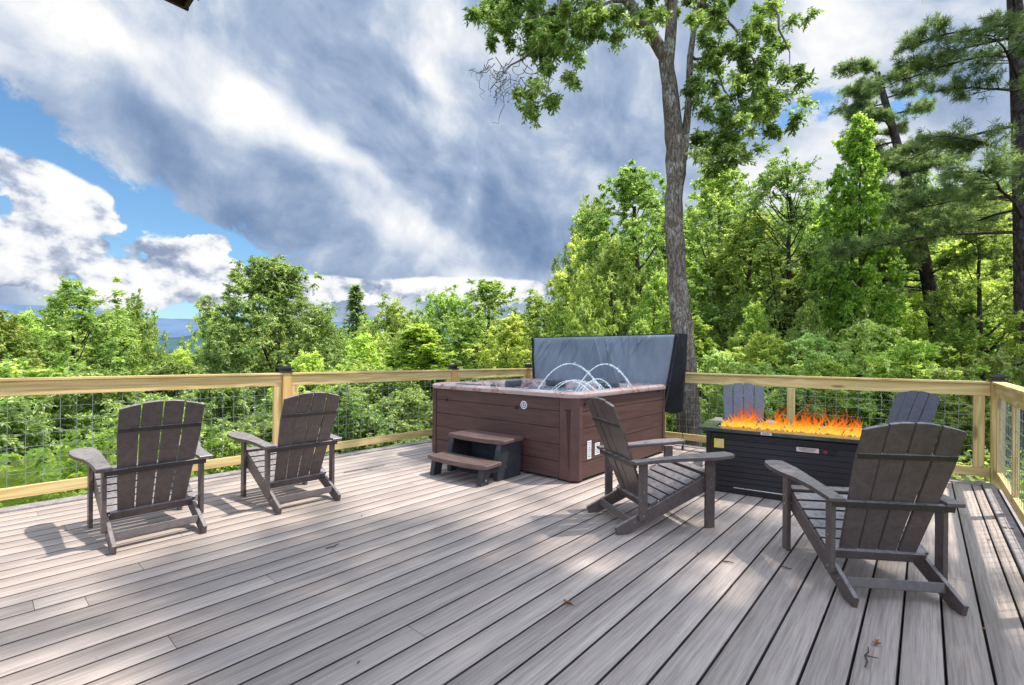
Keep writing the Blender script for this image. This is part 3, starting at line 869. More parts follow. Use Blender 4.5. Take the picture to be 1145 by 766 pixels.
    m.loft([L1, L2]); m.box((bx, -hy - .0075, .738), (.012, .002, .028)); m.box((bx + .006, -hy - .0078, .728), (.022, .002, .008)); m.build('badge_emblem', M['pillow'], bo)
    for vx, vz in ((.335, .70), (-.80, .71)):
        m = MB(); disc(vx, vz, .020, -hy + .002, .007, 16); m.build('vent', M['ink'], f)
    # labels low on the right side
    for (ya, w, z0, z1) in ((-hy + .24, .075, .215, .40), (-hy + .40, .095, .235, .36)):
        m = MB(); m.box((hx + .0005, ya, (z0 + z1) / 2), (.003, w, z1 - z0)); lb = m.build('label', M['sticker'], o)
        m = MB(); rr = random.Random(int(z1 * 100))
        for k in range(9 if z1 > .38 else 6):
            ww = w * rr.uniform(.4, .8); zz = z1 - .016 - k * .018
            if zz > z0 + .01: m.box((hx + .0025, ya, zz), (.001, ww, .005))
        m.build('label_print', M['pillow'], lb)
    m = MB(); disc(0, 0, .001, 0, .0001); m.bm.clear()
    m.tube([(hx + .001, -hy + .145, .78), (hx + .007, -hy + .145, .78)], .016, 14); m.build('vent', M['ink'], o)
    # arm that holds the cover
    for sx in (1, -1):
        m = MB(); m.tube([(sx * (hx + .018), hy - .28, .83), (sx * (hx + .022), hy + .10, .93), (sx * (hx + .02), hy + .19, 1.02)], .011, 8); m.build('cover_lifter', M['black_metal'], o)
    return o
build_tub()

# folded cover leaning behind the tub
def build_cover():
    o = empty('hot_tub_cover', (-3.70, 6.26, .6)); tag(o, 'folded blue-grey vinyl cover standing upright behind the hot tub', 'cover')
    x0, x1, z0, z1 = -1.185, 1.255, -.06, .965
    nx, nz = 330, 60
    gx = np.linspace(x0, x1, nx); gz = np.linspace(z0, z1, nz); X, Z = np.meshgrid(gx, gz)
    def wr(X, Z):
        t = (z1 - Z) / (z1 - z0)
        y = np.zeros_like(X)
        rng = np.random.default_rng(11)
        # folds radiating from the taut top seam
        for k in range(30):
            xa = -1.1 + 2.1 * (k + rng.uniform(0, 1)) / 30; sl = rng.normal(-.55 + .35 * (xa > .0), .25); ln = rng.uniform(.25, 1.0); w = rng.uniform(.009, .024)
            d = X - (xa + sl * t)
            y += -.034 * np.exp(-(d / w) ** 2) * np.clip(1 - t / ln, 0, 1) * np.clip(t * 10, 0, 1) * rng.uniform(.4, 1.2)
        y += .022 * np.sin(X * 2.1 + 1) * t + .012 * np.sin(X * 5 + Z * 6)
        e = np.minimum(np.clip((X - x0) / .05, 0, 1), np.clip((x1 - X) / .05, 0, 1)); e2 = np.minimum(np.clip((z1 - Z) / .03, 0, 1), np.clip((Z - z0) / .05, 0, 1))
        return y * np.minimum(e, e2) - .02 * (np.minimum(e, e2) ** .5) + .02
    Y = -.10 + wr(X, Z) - .05 * (Z - z0)
    X = X - .20 * np.clip((X - .2) / (x1 - .2), 0, 1) * np.clip((z1 - Z) / (z1 - z0), 0, 1) ** 1.1
    V = np.stack([X, Y, Z], -1).reshape(-1, 3); ii = np.arange(nx * nz).reshape(nz, nx)
    F = np.stack([ii[:-1, :-1], ii[:-1, 1:], ii[1:, 1:], ii[1:, :-1]], -1).reshape(-1, 4)
    link_mesh('front_panel', arr_mesh('front_panel', V, F, None, M['vinyl'], True), o)
    Y2 = .14 - .02 * (Z - z0)
    V = np.stack([X, Y2, Z], -1).reshape(-1, 3)
    link_mesh('back_panel', arr_mesh('back_panel', V, F[:, ::-1], None, M['vinyl'], True), o)
    # dark hinge and end flaps, sagging fabric
    for sx, xe in ((-1, x0), (1, x1)):
        n = 26; loops = []
        for k in range(n + 1):
            t = k / n; z = z1 + .012 - (z1 - z0 + .02) * t
            bul = .035 * math.sin(PI * min(1, t * 1.05)) + (.02 * math.sin(PI * t) if sx > 0 else 0)
            ya = -.105 - .05 * (z - z0); yb = .15
            w = []
            for j in range(9):
                s = j / 8; y = ya + (yb - ya) * s
                w.append((xe - (.20 * t ** 1.1 * (1 - s * .75) if sx > 0 else 0) + sx * (.012 + (bul + .018 * math.sin(j * 2.1 + t * 5)) * math.sin(PI * s)) - sx * .0, y, z - .03 * math.sin(PI * s) * (t > .9)))
            loops.append(w)
        m = MB(); m.loft(loops, closed=False)
        for t0 in (0,): pass
        m.build('end_flap', M['black_fabric'], o, smooth=True)
        m = MB(); m.loft([[(xe - (.20 * ((z1 - z) / (z1 - z0)) ** 1.1 if sx > 0 and z < z1 else 0), -.112 - .05 * (z - z0), z), (xe - (.20 * ((z1 - z) / (z1 - z0)) ** 1.1 if sx > 0 and z < z1 else 0) - sx * .035, -.118 - .05 * (z - z0), z)] for z in np.linspace(z0, z1 + .01, 30)], closed=False)
        m.build('edge_binding', M['black_fabric'], o)
    m = MB(); m.box((0.035, .005, z1 + .006), (x1 - x0 + .03, .25, .018), None, .007); m.build('top_hinge', M['black_fabric'], o)
    m = MB(); m.box((-.07, .02, z0 - .01), (x1 - x0 - .23, .22, .03), None, .007); m.build('bottom_seam', M['black_fabric'], o)
    m = MB(); rr = random.Random(1)
    m.loft([[(x1 + .035 + .01 * math.sin(z * 9), -.06, z), (x1 + .035 + .01 * math.sin(z * 9), -.035, z)] for z in np.linspace(.35, -.52, 22)], closed=False)
    m.build('strap', M['black_fabric'], o)
    m = MB(); m.box((x1 + .035, -.047, -.53), (.014, .05, .06), None, .005); m.build('buckle', M['black_fabric'], o)
    return o
build_cover()
# bracket standing under the cover so it rests on the deck
def bracket():
    o = empty('cover_stand', (-3.70, 6.36, 0)); tag(o, 'black metal stand holding the folded cover up behind the tub', 'stand')
    for x in (-.9, .9):
        m = MB(); m.box((x, 0, .25), (.04, .04, .5), None, .004); m.box((x, .0, .51), (.05, .22, .03), None, .004); m.build('upright', M['black_metal'], o)
    m = MB(); m.box((0, 0, .03), (1.75, .03, .03), None, .004); m.build('foot_bar', M['black_metal'], o)
bracket()

# spa steps
def build_steps():
    o = empty('spa_steps', (-3.585, 3.60, 0), R(3)); tag(o, 'two-tread brown spa step with black sides at the foot of the hot tub', 'steps')
    def tread(y0, y1, w, z, nm='tread'):
        m = MB(); pts = []
        n = 14
        for k in range(n + 1):
            s = -1 + 2 * k / n; pts.append((s * w, y0 + .055 * abs(s) ** 2.4))
        pts += [(w * .97, y1), (-w * .97, y1)]
        m.prism(pts, .042, Matrix.Translation((0, 0, z - .042)), .009)
        return m.build(nm, M['step_tread'], o)
    tread(-.42, -.12, .415, .205)
    tread(-.13, .27, .40, .405)
    for sx in (-1, 1):
        m = MB()
        Mx = Matrix.Translation((sx * .335 - .03, 0, 0)) @ Matrix(((0, 0, 1, 0), (1, 0, 0, 0), (0, 1, 0, 0), (0, 0, 0, 1)))
        m.prism([(-.385, 0), (-.27, 0), (-.235, .163), (-.355, .163)], .06, Mx, .005)
        m.prism([(-.13, 0), (.25, 0), (.25, .363), (-.085, .363), (-.11, .30), (-.125, .2)], .06, Mx, .006)
        m.box((sx * .335, -.18, .13), (.045, .14, .06))
        sd = m.build('side_support', M['step_black'], o)
        for yy, zz in ((.0, .12), (-.32, .05)):
            m = MB(); m.tube([(sx * .366, yy, zz), (sx * .372, yy, zz)], .012, 10); m.build('bolt', M['screw'], sd)
    m = MB(); m.box((0, .21, .19), (.62, .02, .30)); m.build('riser', M['step_black'], o)
    m = MB(); m.box((0, -.06, .10), (.62, .02, .16)); m.build('riser', M['step_black'], o)
build_steps()

# ================================================================== FIRE TABLE
PA = R(8.0)
PC = (-.985, 4.935)
def build_pit():
    o = empty('fire_table', (PC[0], PC[1], 0), PA); tag(o, 'long dark gas fire table with slate-green top and louvred sides', 'fire table')
    lx, ly, zt = .685, .29, .605
    m = MB()   # slab as a frame around the burner trough
    tx, ty = .56, .11
    for c, d in (((0, -(ly + ty) / 2, zt - .014), (2 * lx, ly - ty, .028)), ((0, (ly + ty) / 2, zt - .014), (2 * lx, ly - ty, .028)),
                 ((-(lx + tx) / 2, 0, zt - .014), (lx - tx, 2 * ty, .028)), (((lx + tx) / 2, 0, zt - .014), (lx - tx, 2 * ty, .028))): m.box(c, d)
    m.build('tabletop', M['slab'], o)
    m = MB(); bx, by = .62, .215
    m.box((0, 0, .30), (2 * bx - .02, 2 * by - .02, .50)); m.box((0, 0, .03), (2 * bx, 2 * by, .06), None, .004)
    m.box((0, 0, .568), (2 * bx + .01, 2 * by + .01, .02), None, .003)
    for sx in (-1, 1):
        for sy in (-1, 1): m.box((sx * (bx - .018), sy * (by - .018), .30), (.04, .04, .52), None, .003)
    body = m.build('body', M['pit_body'], o)
    m = MB()
    for k in range(9):
        z = .085 + k * .048
        for sy in (-1, 1): m.box((0, sy * (by - .006), z), (2 * bx - .08, .016, .044), Matrix.Rotation(sy * R(4), 3, 'X'), .003)
        for sx in (-1, 1): m.box((sx * (bx - .006), 0, z), (.016, 2 * by - .08, .044), Matrix.Rotation(-sx * R(4), 3, 'Y'), .003)
    m.build('louvres', M['pit_body'], body)
    m = MB(); m.box((-.13, -by - .012, .062), (.50, .006, .010), None, .002); m.build('glint_strip', M['silver'], body)  # bright strip added to stand in for the glint low on the body
    def lab(x, z, w, h, mt, y=-by - .018, par=body):
        m = MB(); m.box((x, y, z), (w, .003, h)); return m.build('label', M[mt], par)
    y = lab(-.545 + .04, .46, .085, .085, 'yellow')
    m = MB()
    for k, (dx, dz, w, h) in enumerate(((-.016, .018, .022, .028), (.018, .018, .022, .028), (0, -.008, .06, .006), (0, -.02, .05, .005), (0, -.030, .056, .005))): m.box((-.505 + dx, -by - .0205, .46 + dz), (w, .002, h))
    m.build('label_print', M['pinkish'], y)
    pl = lab(.20, .475, .165, .038, 'pinkish')
    m = MB(); rr = random.Random(3)
    for k in range(3): m.box((.20 + rr.uniform(-.01, .01), -by - .0205, .486 - k * .010), (rr.uniform(.10, .145), .001, .003))
    m.build('label_print', M['cabinet_dark'], pl)
    w = lab(-.11, .591, .085, .022, 'sticker', -ly - .002)
    m = MB()
    for k in range(2): m.box((-.11, -ly - .0045, .596 - k * .009), (.06, .002, .003))
    m.build('label_print', M['pit_body'], w)
    for x, mt in ((.325, 'red'), (.385, 'black_metal')):
        m = MB(); m.tube([(x, -by - .004, .475), (x, -by - .034, .475)], .017, 16); m.box((x, -by - .037, .475), (.008, .01, .028), None, .002); m.build('control_knob', M[mt], body)
    m = MB(); m.box((0, 0, .565), (2 * tx - .004, 2 * ty - .004, .04)); m.build('burner_tray', M['black_metal'], o)
    rng = np.random.default_rng(4); Vs, Fs, n0 = [], [], 0
    tet = np.array([[1, 1, 1], [1, -1, -1], [-1, 1, -1], [-1, -1, 1], [0, 0, 1.3], [0, 1.2, 0]]) * .6
    tf = np.array([[0, 1, 3], [0, 3, 2], [0, 2, 1], [1, 2, 3], [0, 4, 3], [0, 5, 2]])
    for k in range(700):
        A = rng.normal(size=(3, 3)); Q, _ = np.linalg.qr(A)
        p = np.array([rng.uniform(-tx + .01, tx - .01), rng.uniform(-ty + .01, ty - .01), .59 + rng.uniform(0, .012)])
        Vs.append(tet @ Q * rng.uniform(.006, .013) + p); Fs.append(tf + n0); n0 += 6
    link_mesh('fire_glass', arr_mesh('fire_glass', np.concatenate(Vs), np.concatenate(Fs), None, M['rock']), o)
    # flames
    f = empty('fire', (PC[0], PC[1], .595), PA); tag(f, 'orange and yellow gas flames rising along the fire table trough', 'fire')
    rng = np.random.default_rng(21); V, F, Hh, Ee, n0 = [], [], [], [], 0
    for k in range(300):
        x = rng.uniform(-.52, .60) * (1 - .04 * rng.random()); y = rng.uniform(-.10, .10)
        env = .25 + .75 * max(math.exp(-((x + .30) / .10) ** 2), math.exp(-((x - .02) / .09) ** 2) * .9, math.exp(-((x - .27) / .13) ** 2) * 1.15, .35 * math.exp(-((x - .5) / .1) ** 2)) + .15 * math.sin(x * 31)
        if k % 5 == 0: h = rng.uniform(.17, .34) * (.35 + 1.0 * env); w = rng.uniform(.03, .075)
        elif k % 5 < 3: h = rng.uniform(.09, .19) * (.45 + .7 * env); w = rng.uniform(.03, .06)
        else: h = rng.uniform(.03, .08); w = rng.uniform(.025, .05)
        n = 12; th = rng.uniform(0, PI) if k % 3 else rng.normal(0, .4)
        ax = rng.normal(0, .35) + .25; sw = rng.uniform(.3, .95); ph = rng.uniform(0, 6)
        for i in range(n + 1):
            t = i / n
            cx = x + h * (ax * t ** 1.6 * .5 + sw * .25 * math.sin(t * 5.5 + ph)); cy = y + h * .15 * math.sin(t * 4 + ph * 2); z = h * t - .004
            ww = w * (1 - t) ** .8 * (.55 + 1.1 * t * (1 - t) * 2) * (1 + .3 * math.sin(t * 11 + ph))
            a = th + t * 1.2
            for s in (-1, 0, 1):
                V.append((cx + s * ww * math.cos(a) * .5, cy + s * ww * math.sin(a) * .5 + (.25 * ww if s == 0 else 0), z)); Hh.append(min(1, z / .21)); Ee.append(1 - abs(s) * 1.0)
        for i in range(n):
            b = n0 + i * 3
            F.append((b, b + 1, b + 4, b + 3)); F.append((b + 1, b + 2, b + 5, b + 4))
        n0 += 3 * (n + 1)
    link_mesh('flames', arr_mesh('flames', np.array(V), np.array(F), {'h': np.array(Hh), 'edge': np.array(Ee)}, M['flame'], True), f)
build_pit()

# ================================================================== ROOF CORNER overhead
def build_roof():
    cx, cy, z = -4.33, 1.10, 3.905
    o = empty('house_roof', (cx, cy, z)); tag(o, 'dark brown corner of the house eave poking in at the top edge', 'roof')
    m = MB(); m.box((2.6, -2.2, .10), (5.2, 4.4, .05)); m.build('soffit', M['soffit'], o)
    m = MB(); m.box((2.6, -.012, .10), (5.22, .03, .16), None, .003); m.box((-.012, -2.2, .10), (.03, 4.42, .16), None, .003); m.build('fascia_board', M['eave'], o)
    m = MB(); m.loft([[(-.1, .1, .19), (5.3, .1, .19)], [(-.1, -4.5, 1.5), (5.3, -4.5, 1.5)]], closed=False); m.build('shingles', M['eave'], o)
build_roof()

# ================================================================== TERRAIN
def build_ground():
    radii = [0, 2, 4, 6, 8, 10, 13, 16, 20, 26, 34, 45, 60, 85, 120, 180, 280, 450, 800, 1500, 3000, 6000, 12000]
    na = 96; V = [(0, 0, ground_z(0, 0))]; F = []
    for r in radii[1:]:
        for k in range(na):
            a = 2 * PI * k / na; x, y = r * math.cos(a), r * math.sin(a); V.append((x, y, ground_z(x, y)))
    tri = [(0, 1 + k, 1 + (k + 1) % na) for k in range(na)]
    for i in range(len(radii) - 2):
        for k in range(na):
            a = 1 + i * na + k; b = 1 + i * na + (k + 1) % na; tri.append((a, a + na, b + na)); tri.append((a, b + na, b))
    me = arr_mesh('ground', np.array(V), np.array(tri), None, M['ground'], True)
    tag(link_mesh('ground', me), kind='structure')
build_ground()
def ridge(name, dist, base, heights, mat, a0, a1, seed):
    """a mountain ridge as solid terrain: heights = list of (angle right of the view axis in deg, crest height)"""
    rng = np.random.default_rng(seed); n = 260; V = []; F = []
    ha, hv = zip(*heights); ka = np.linspace(a0, a1, 24); kv = rng.normal(0, 1, 24); kb = np.linspace(a0, a1, 110); kw = rng.normal(0, 1, 110)
    for i in range(n + 1):
        a = a0 + (a1 - a0) * i / n; h = np.interp(a, ha, hv)
        h += (np.interp(a, ka, kv) * .035 + np.interp(a, kb, kw) * .012) * (h - base)
        for j in range(7):
            t = j / 6; d = dist * (1 - .35 * (1 - t))
            ca, sa = math.cos(R(a)), math.sin(R(a))
            x = FW[0] * d * ca + RT[0] * d * sa; y = FW[1] * d * ca + RT[1] * d * sa
            V.append((x, y, base + (h - base) * (t ** .8)))
        d = dist * 1.3; x = FW[0] * d * ca + RT[0] * d * sa; y = FW[1] * d * ca + RT[1] * d * sa
        V.append((x, y, base))
    for i in range(n):
        for j in range(7):
            a = i * 8 + j; F.append((a, a + 8, a + 9, a + 1))
    tag(link_mesh(name, arr_mesh(name, np.array(V), np.array(F), None, mat, True)), kind='structure')
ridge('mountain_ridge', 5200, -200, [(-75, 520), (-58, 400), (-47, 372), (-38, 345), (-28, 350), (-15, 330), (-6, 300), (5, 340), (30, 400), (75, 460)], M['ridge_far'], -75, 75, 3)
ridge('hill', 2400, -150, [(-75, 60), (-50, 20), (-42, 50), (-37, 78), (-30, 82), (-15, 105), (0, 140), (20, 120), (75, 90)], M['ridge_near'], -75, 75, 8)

# ================================================================== VEGETATION
T = {}
T['full'] = make_tree_meshes('full', 21, 12, .06, 2.7, 'round', 760, 10, 12, .10, 'leaf_mid', .2, clump=.15, lump=.28, inner=.5, limbs=30)
T['round'] = make_tree_meshes('round', 1, 10, .10, 3.6, 'round', 720, 10, 12, .105, 'leaf_mid', .17, clump=.14, lump=.4, inner=.55)
T['dense'] = make_tree_meshes('dense', 2, 10, .08, 4.2, 'dome', 1500, 9, 11, .105, 'leaf_dark', .2, clump=.115, lump=.36, inner=.4, up=1.0)
T['spire'] = make_tree_meshes('spire', 3, 7, .05, 2.3, 'dome', 560, 10, 11, .062, 'leaf_mid', .08, clump=.13, spires=11, lump=.45, limbs=40)
T['bright'] = make_tree_meshes('bright', 4, 11, .2, 2.2, 'tall', 480, 10, 10, .115, 'leaf_bright', .12, clump=.17, lump=.45, aspect=.75, inner=.35)
T['tall'] = make_tree_meshes('tall', 5, 12, .10, 3.0, 'round', 560, 10, 11, .10, 'leaf_mid', .2, clump=.14, lump=.5)
T['loose'] = make_tree_meshes('loose', 6, 10, .22, 3.0, 'round', 300, 10, 11, .10, 'leaf_dark', .17, clump=.17, lump=.75, limbs=70, up=.9)
T['yellow'] = make_tree_meshes('yellow', 7, 8, .08, 2.8, 'dome', 560, 10, 11, .095, 'leaf_yellow', .1, clump=.145, lump=.42)
T['bush'] = make_tree_meshes('bush', 8, 3.2, .02, 1.7, 'dome', 420, 9, 10, .07, 'leaf_mid', .04, clump=.17, lump=.4, inner=.5)
T['bushd'] = make_tree_meshes('bushd', 9, 3.2, .02, 1.7, 'dome', 420, 9, 10, .07, 'leaf_dark', .04, clump=.17, lump=.45, inner=.5, up=1.1)
T['layer'] = make_tree_meshes('layer', 10, 4, .10, 2.2, 'round', 300, 11, 12, .075, 'leaf_pale', .05, clump=.15, lump=1.0, flat=.3, up=1.2, limbs=50, inner=.3)
T['layery'] = make_tree_meshes('layery', 12, 4, .10, 2.2, 'round', 300, 11, 12, .075, 'leaf_yellow', .05, clump=.15, lump=1.0, flat=.3, up=1.2, limbs=50, inner=.3)
T['far'] = make_tree_meshes('far', 11, 10, .06, 3.6, 'round', 480, 9, 10, .16, 'leaf_mid', .15, clump=.15, lump=.42, inner=.6)
T['fary'] = make_tree_meshes('fary', 13, 10, .06, 3.4, 'round', 480, 9, 10, .16, 'leaf_yellow', .15, clump=.15, lump=.42, inner=.6)
T['farb'] = make_tree_meshes('farb', 17, 10, .06, 3.4, 'dome', 480, 9, 10, .15, 'leaf_bright', .15, clump=.15, lump=.42, inner=.6)

def tree_px(kind, x, Z, ytop, wpx, label, group=None, name='broadleaf_tree', cat='tree', seed=0, sink=0.0):
    px, py = at(x, Z); zb = ground_z(px, py) - sink
    return place_tree(T[kind], px, py, zb, hz(ytop, Z) , wpx / FPX * Z, name, label, cat, group, seed=seed)

G_FILL = 'broadleaf trees crowding the slope'
main = [
 ('spire', 80, 11.5, 312, 112, 'leafy tree with several thin pointed tops at the far left, above the leftmost chair'),
 ('spire', 0, 10.5, 348, 92, 'low leafy tree cut by the left edge of the view'),
 ('spire', 152, 13.5, 328, 44, 'slim pointed-top tree standing left of the gap with blue mountains'),
 ('dense', 303, 17, 284, 104, 'big round dark-green tree rising over the capped railing post'),
 ('yellow', 345, 11, 392, 55, 'low yellow-green feathery tree just over the rail, in front of the big round tree'),
 ('round', 440, 21, 334, 58, 'bright broad-leaved tree between the small conifer and the central trees'),
 ('round', 500, 24, 322, 64, 'mid-green tree on the slope behind the hot tub\'s left corner'),
 ('full', 546, 21, 307, 56, 'light green tree rising highest behind the hot tub'),
 ('round', 604, 22, 326, 60, 'tree rounded on top, left of the tall tree beside the folded cover'),
 ('yellow', 570, 15, 350, 66, 'bright low tree directly behind the folded tub cover'),
 ('bright', 470, 15, 362, 74, 'bright low tree seen over the rail left of the hot tub'),
 ('yellow', 405, 17, 372, 55, 'yellowish low tree left of the tub, beneath the small conifer'),
 ('full', 645, 19, 335, 54, 'low tree tucked against the left foot of the tall light-green tree'),
 ('full', 708, 15.5, 178, 72, 'tall light-green tree immediately left of the bare oak trunk'),
 ('round', 684, 14.0, 262, 50, 'shorter tree in front of the tall light-green tree left of the oak trunk'),
 ('yellow', 735, 12.5, 300, 52, 'yellow-green tree right behind the oak trunk'),
 ('full', 803, 17, 172, 62, 'tall leafy tree just right of the oak trunk'),
 ('loose', 872, 14, 168, 76, 'dark tree with crooked bare limbs and open crown, right of the oak'),
 ('full', 838, 15, 232, 66, 'green tree filling the space below the crooked-limbed tree'),
 ('bright', 957, 11.5, 122, 52, 'slender bright-green young tree with large leaves'),
 ('bright', 925, 15, 230, 52, 'bright tree behind the slender young tree'),
 ('full', 1010, 17, 225, 62, 'green tree behind the leaning pine'),
 ('tall', 1100, 11, 215, 58, 'thin-trunked green tree in front of the big pine at right'),
 ('yellow', 1068, 14, 262, 62, 'yellow-green tree glowing between the two pines'),
 ('round', 1140, 15, 250, 62, 'leafy tree at the right edge behind the big pine'),
 ('yellow', 1180, 9, 300, 60, 'yellow-green tree cut by the right edge of the view'),
]
for i, (k, x, Z, yt, w, lab) in enumerate(main): tree_px(k, x, Z, yt, w, lab, seed=i + 1)

under = [
 ('layer', 905, 9.6, 366, 62, 'pale layered shrub with flat sprays under the crooked-limbed tree'),
 ('layery', 1015, 9.2, 372, 66, 'yellow layered shrub with flat sprays behind the nearest chair'),
 ('layer', 968, 9.8, 350, 58, 'pale layered shrub standing under the slender bright tree'),
 ('layery', 850, 10.2, 366, 58, 'yellow layered shrub behind the left end of the fire table'),
 ('layer', 800, 9.6, 385, 46, 'pale low shrub just right of the oak trunk'),
 ('layery', 1072, 10.5, 362, 58, 'yellow layered shrub behind the right corner post'),
 ('layer', 1120, 9.0, 385, 46, 'pale shrub showing over the right corner post'),
 ('layery', 925, 8.7, 395, 52, 'low yellow shrub peeping over the back rail in the middle'),
 ('layer', 1045, 8.6, 402, 46, 'low pale shrub touching the back rail near the right corner'),
 ('bush', 830, 8.6, 402, 50, 'green bush seen through the wire mesh behind the hidden grey chair'),
 ('bushd', 890, 8.5, 425, 50, 'dark bush seen through the wire mesh behind the flames'),
 ('bushd', 985, 8.6, 425, 50, 'dark bush seen through the wire mesh right of the flames'),
 ('bush', 1065, 8.4, 440, 46, 'small bush seen through the mesh panel beside the right corner post'),
 ('bush', 735, 9.5, 395, 46, 'green bush left of the oak trunk foot'),
 ('bushd', 1160, 8.2, 400, 50, 'dark bush past the right corner of the deck'),
]
for i, (k, x, Z, yt, w, lab) in enumerate(under):
    tree_px(k, x, Z, yt, w, lab, name='shrub', cat='shrub', seed=50 + i)

# bushes on the slope below the left rail, seen through the mesh
rnd = random.Random(31)
n = 0
for row, (u0, top, w) in enumerate(((-7.7, -.45, 1.15), (-9.2, .35, 1.6), (-11.4, .85, 2.0), (-14.2, .9, 2.6))):
    y = -4.5
    while y < 12.5 + row * 2:
        u = u0 + rnd.uniform(-.5, .5); tp = top + rnd.uniform(-.3, .3)
        zb = ground_z(u, y) - .2
        if row == 0 and -.2 < y < 1.4: y += .8; continue
        k = rnd.choice(['bush', 'bushd', 'bushd', 'bushd'] if row < 3 else ['round', 'yellow', 'bush', 'dense'])
        place_tree(T[k], u, y, zb, tp, w * rnd.uniform(.85, 1.15), 'bush', 'leafy green bush growing on the slope below the valley-side railing', 'bush', 'bushes below the valley-side railing', seed=n)
        n += 1; y += w * rnd.uniform(.85, 1.15)

# fern-like bright plants below the left rail
def make_fern(seed):
    rng = np.random.default_rng(seed); P, D, N, L, A = [], [], [], [], []
    for k in range(46):
        az = rng.uniform(0, 2 * PI); ln = rng.uniform(.8, 1.35); el = rng.uniform(.7, 1.35); o = rng.normal(0, .16, 3); o[2] = 0
        d = np.array([math.cos(az), math.sin(az), 0]); tone = rng.uniform(-.15, .25)
        for i in range(22):
            t = i / 21; pos = o + d * ln * t * math.cos(el) * 1.1 + np.array([0, 0, ln * (t * math.sin(el) * 1.3 - .75 * t * t)])
            tang = norm(d * math.cos(el) + np.array([0, 0, math.sin(el) * 1.3 - 1.5 * t])); side = np.cross(tang, [0, 0, 1.]); side = norm(side); nn = np.cross(side, tang)
            if nn[2] < 0: nn = -nn
            for s in (-1, 1):
                P.append(pos); D.append(side * s + tang * .35 + rng.normal(0, .08, 3)); N.append(nn + rng.normal(0, .15, 3)); L.append(.24 * (1 - t * .85) * (.5 + min(1, t * 4) * .5)); A.append(np.clip(.55 + tone + rng.normal(0, .12), 0, 1))
    V, F, AA = leaf_arrays(np.array(P), np.array(D), np.array(N), np.array(L), np.array(L) * .30, np.array(A), .1)
    return arr_mesh('fronds', V, F, {'var': AA}, M['leaf_yellow'])
ferns = [make_fern(s) for s in (1, 2, 3)]
rnd = random.Random(8); spots = []
for k in range(34):
    u = rnd.uniform(-8.0, -6.75); y = rnd.uniform(-1.2, 1.9) if k < 22 else rnd.uniform(3, 6.5)
    z = ground_z(u, y) + (rnd.uniform(.0, 1.35) if k < 22 else rnd.uniform(0, .5))
    o = empty('fern', (u, y, ground_z(u, y)), rnd.uniform(0, 6.28)); s = rnd.uniform(.85, 1.35) * (1.25 if k < 22 else 1)
    tz = (rnd.uniform(.05, .45) - .22 * max(0, -6.4 - u) * 0 if k < 22 else -.45) - ground_z(u, y); o.scale = (s * .72, s * .72, tz / .72)
    link_mesh('fronds', ferns[k % 3], o)
    tag(o, 'bright yellow-green fern on the slope just below the leftmost chair\'s railing' if k < 22 else 'bright green fern on the slope beside the hot tub railing', 'fern', 'ferns below the leftmost chair' if k < 22 else 'ferns below the tub railing')

# forest behind: individual trees further down and back
rnd = random.Random(77); k = 0
for Z, step, lo, hi in ((24, 60, -160, 660), (31, 55, -160, 690), (42, 48, -120, 700)):
    x = lo
    while x < hi:
        yt = {24: 358, 31: 352, 42: 352}[Z] + rnd.uniform(-12, 12)
        if 175 < x < 225: yt = max(yt, 392)
        if x > 640: yt -= 40
        px, py = at(x + rnd.uniform(-10, 10), Z)
        place_tree(T[rnd.choice(['far', 'fary', 'far', 'farb', 'yellow'])], px, py, min(ground_z(px, py), hz(yt, Z) - 7), hz(yt, Z), rnd.uniform(.9, 1.2) * step * .72 / FPX * Z, 'broadleaf_tree', 'rounded leafy tree in the forest far down the valley slope', 'tree', 'forest trees on the valley slope', seed=k); k += 1
        x += step * rnd.uniform(.8, 1.1)
for Z, step, lo, hi, y0 in ((20, 58, 660, 1330, 262), (27, 50, 660, 1330, 230), (36, 42, 660, 1330, 235)):
    x = lo
    while x < hi:
        yt = y0 + rnd.uniform(-30, 25)
        px, py = at(x + rnd.uniform(-10, 10), Z)
        place_tree(T[rnd.choice(['far', 'fary', 'tall', 'round'])], px, py, ground_z(px, py), hz(yt, Z), rnd.uniform(.9, 1.2) * step * .8 / FPX * Z, 'broadleaf_tree', 'leafy tree in the wood behind the fire table, beyond the nearer shrubs', 'tree', 'forest trees behind the fire table', seed=k); k += 1
        x += step * rnd.uniform(.8, 1.1)
# bushy fill under the right-hand trees
for Z, step, y0 in ((11.5, 62, 350), (14, 60, 318)):
    x = 655
    while x < 1300:
        yt = y0 + rnd.uniform(-25, 25); px, py = at(x, Z)
        place_tree(T[rnd.choice(['bush', 'layery', 'yellow', 'layer', 'bright'])], px, py, ground_z(px, py) - .1, hz(yt, Z), step * .62 / FPX * Z, 'understory_tree', 'small leafy tree in the undergrowth below the tall trees on the right', 'tree', 'undergrowth trees on the right', seed=k); k += 1
        x += step * rnd.uniform(.85, 1.1)

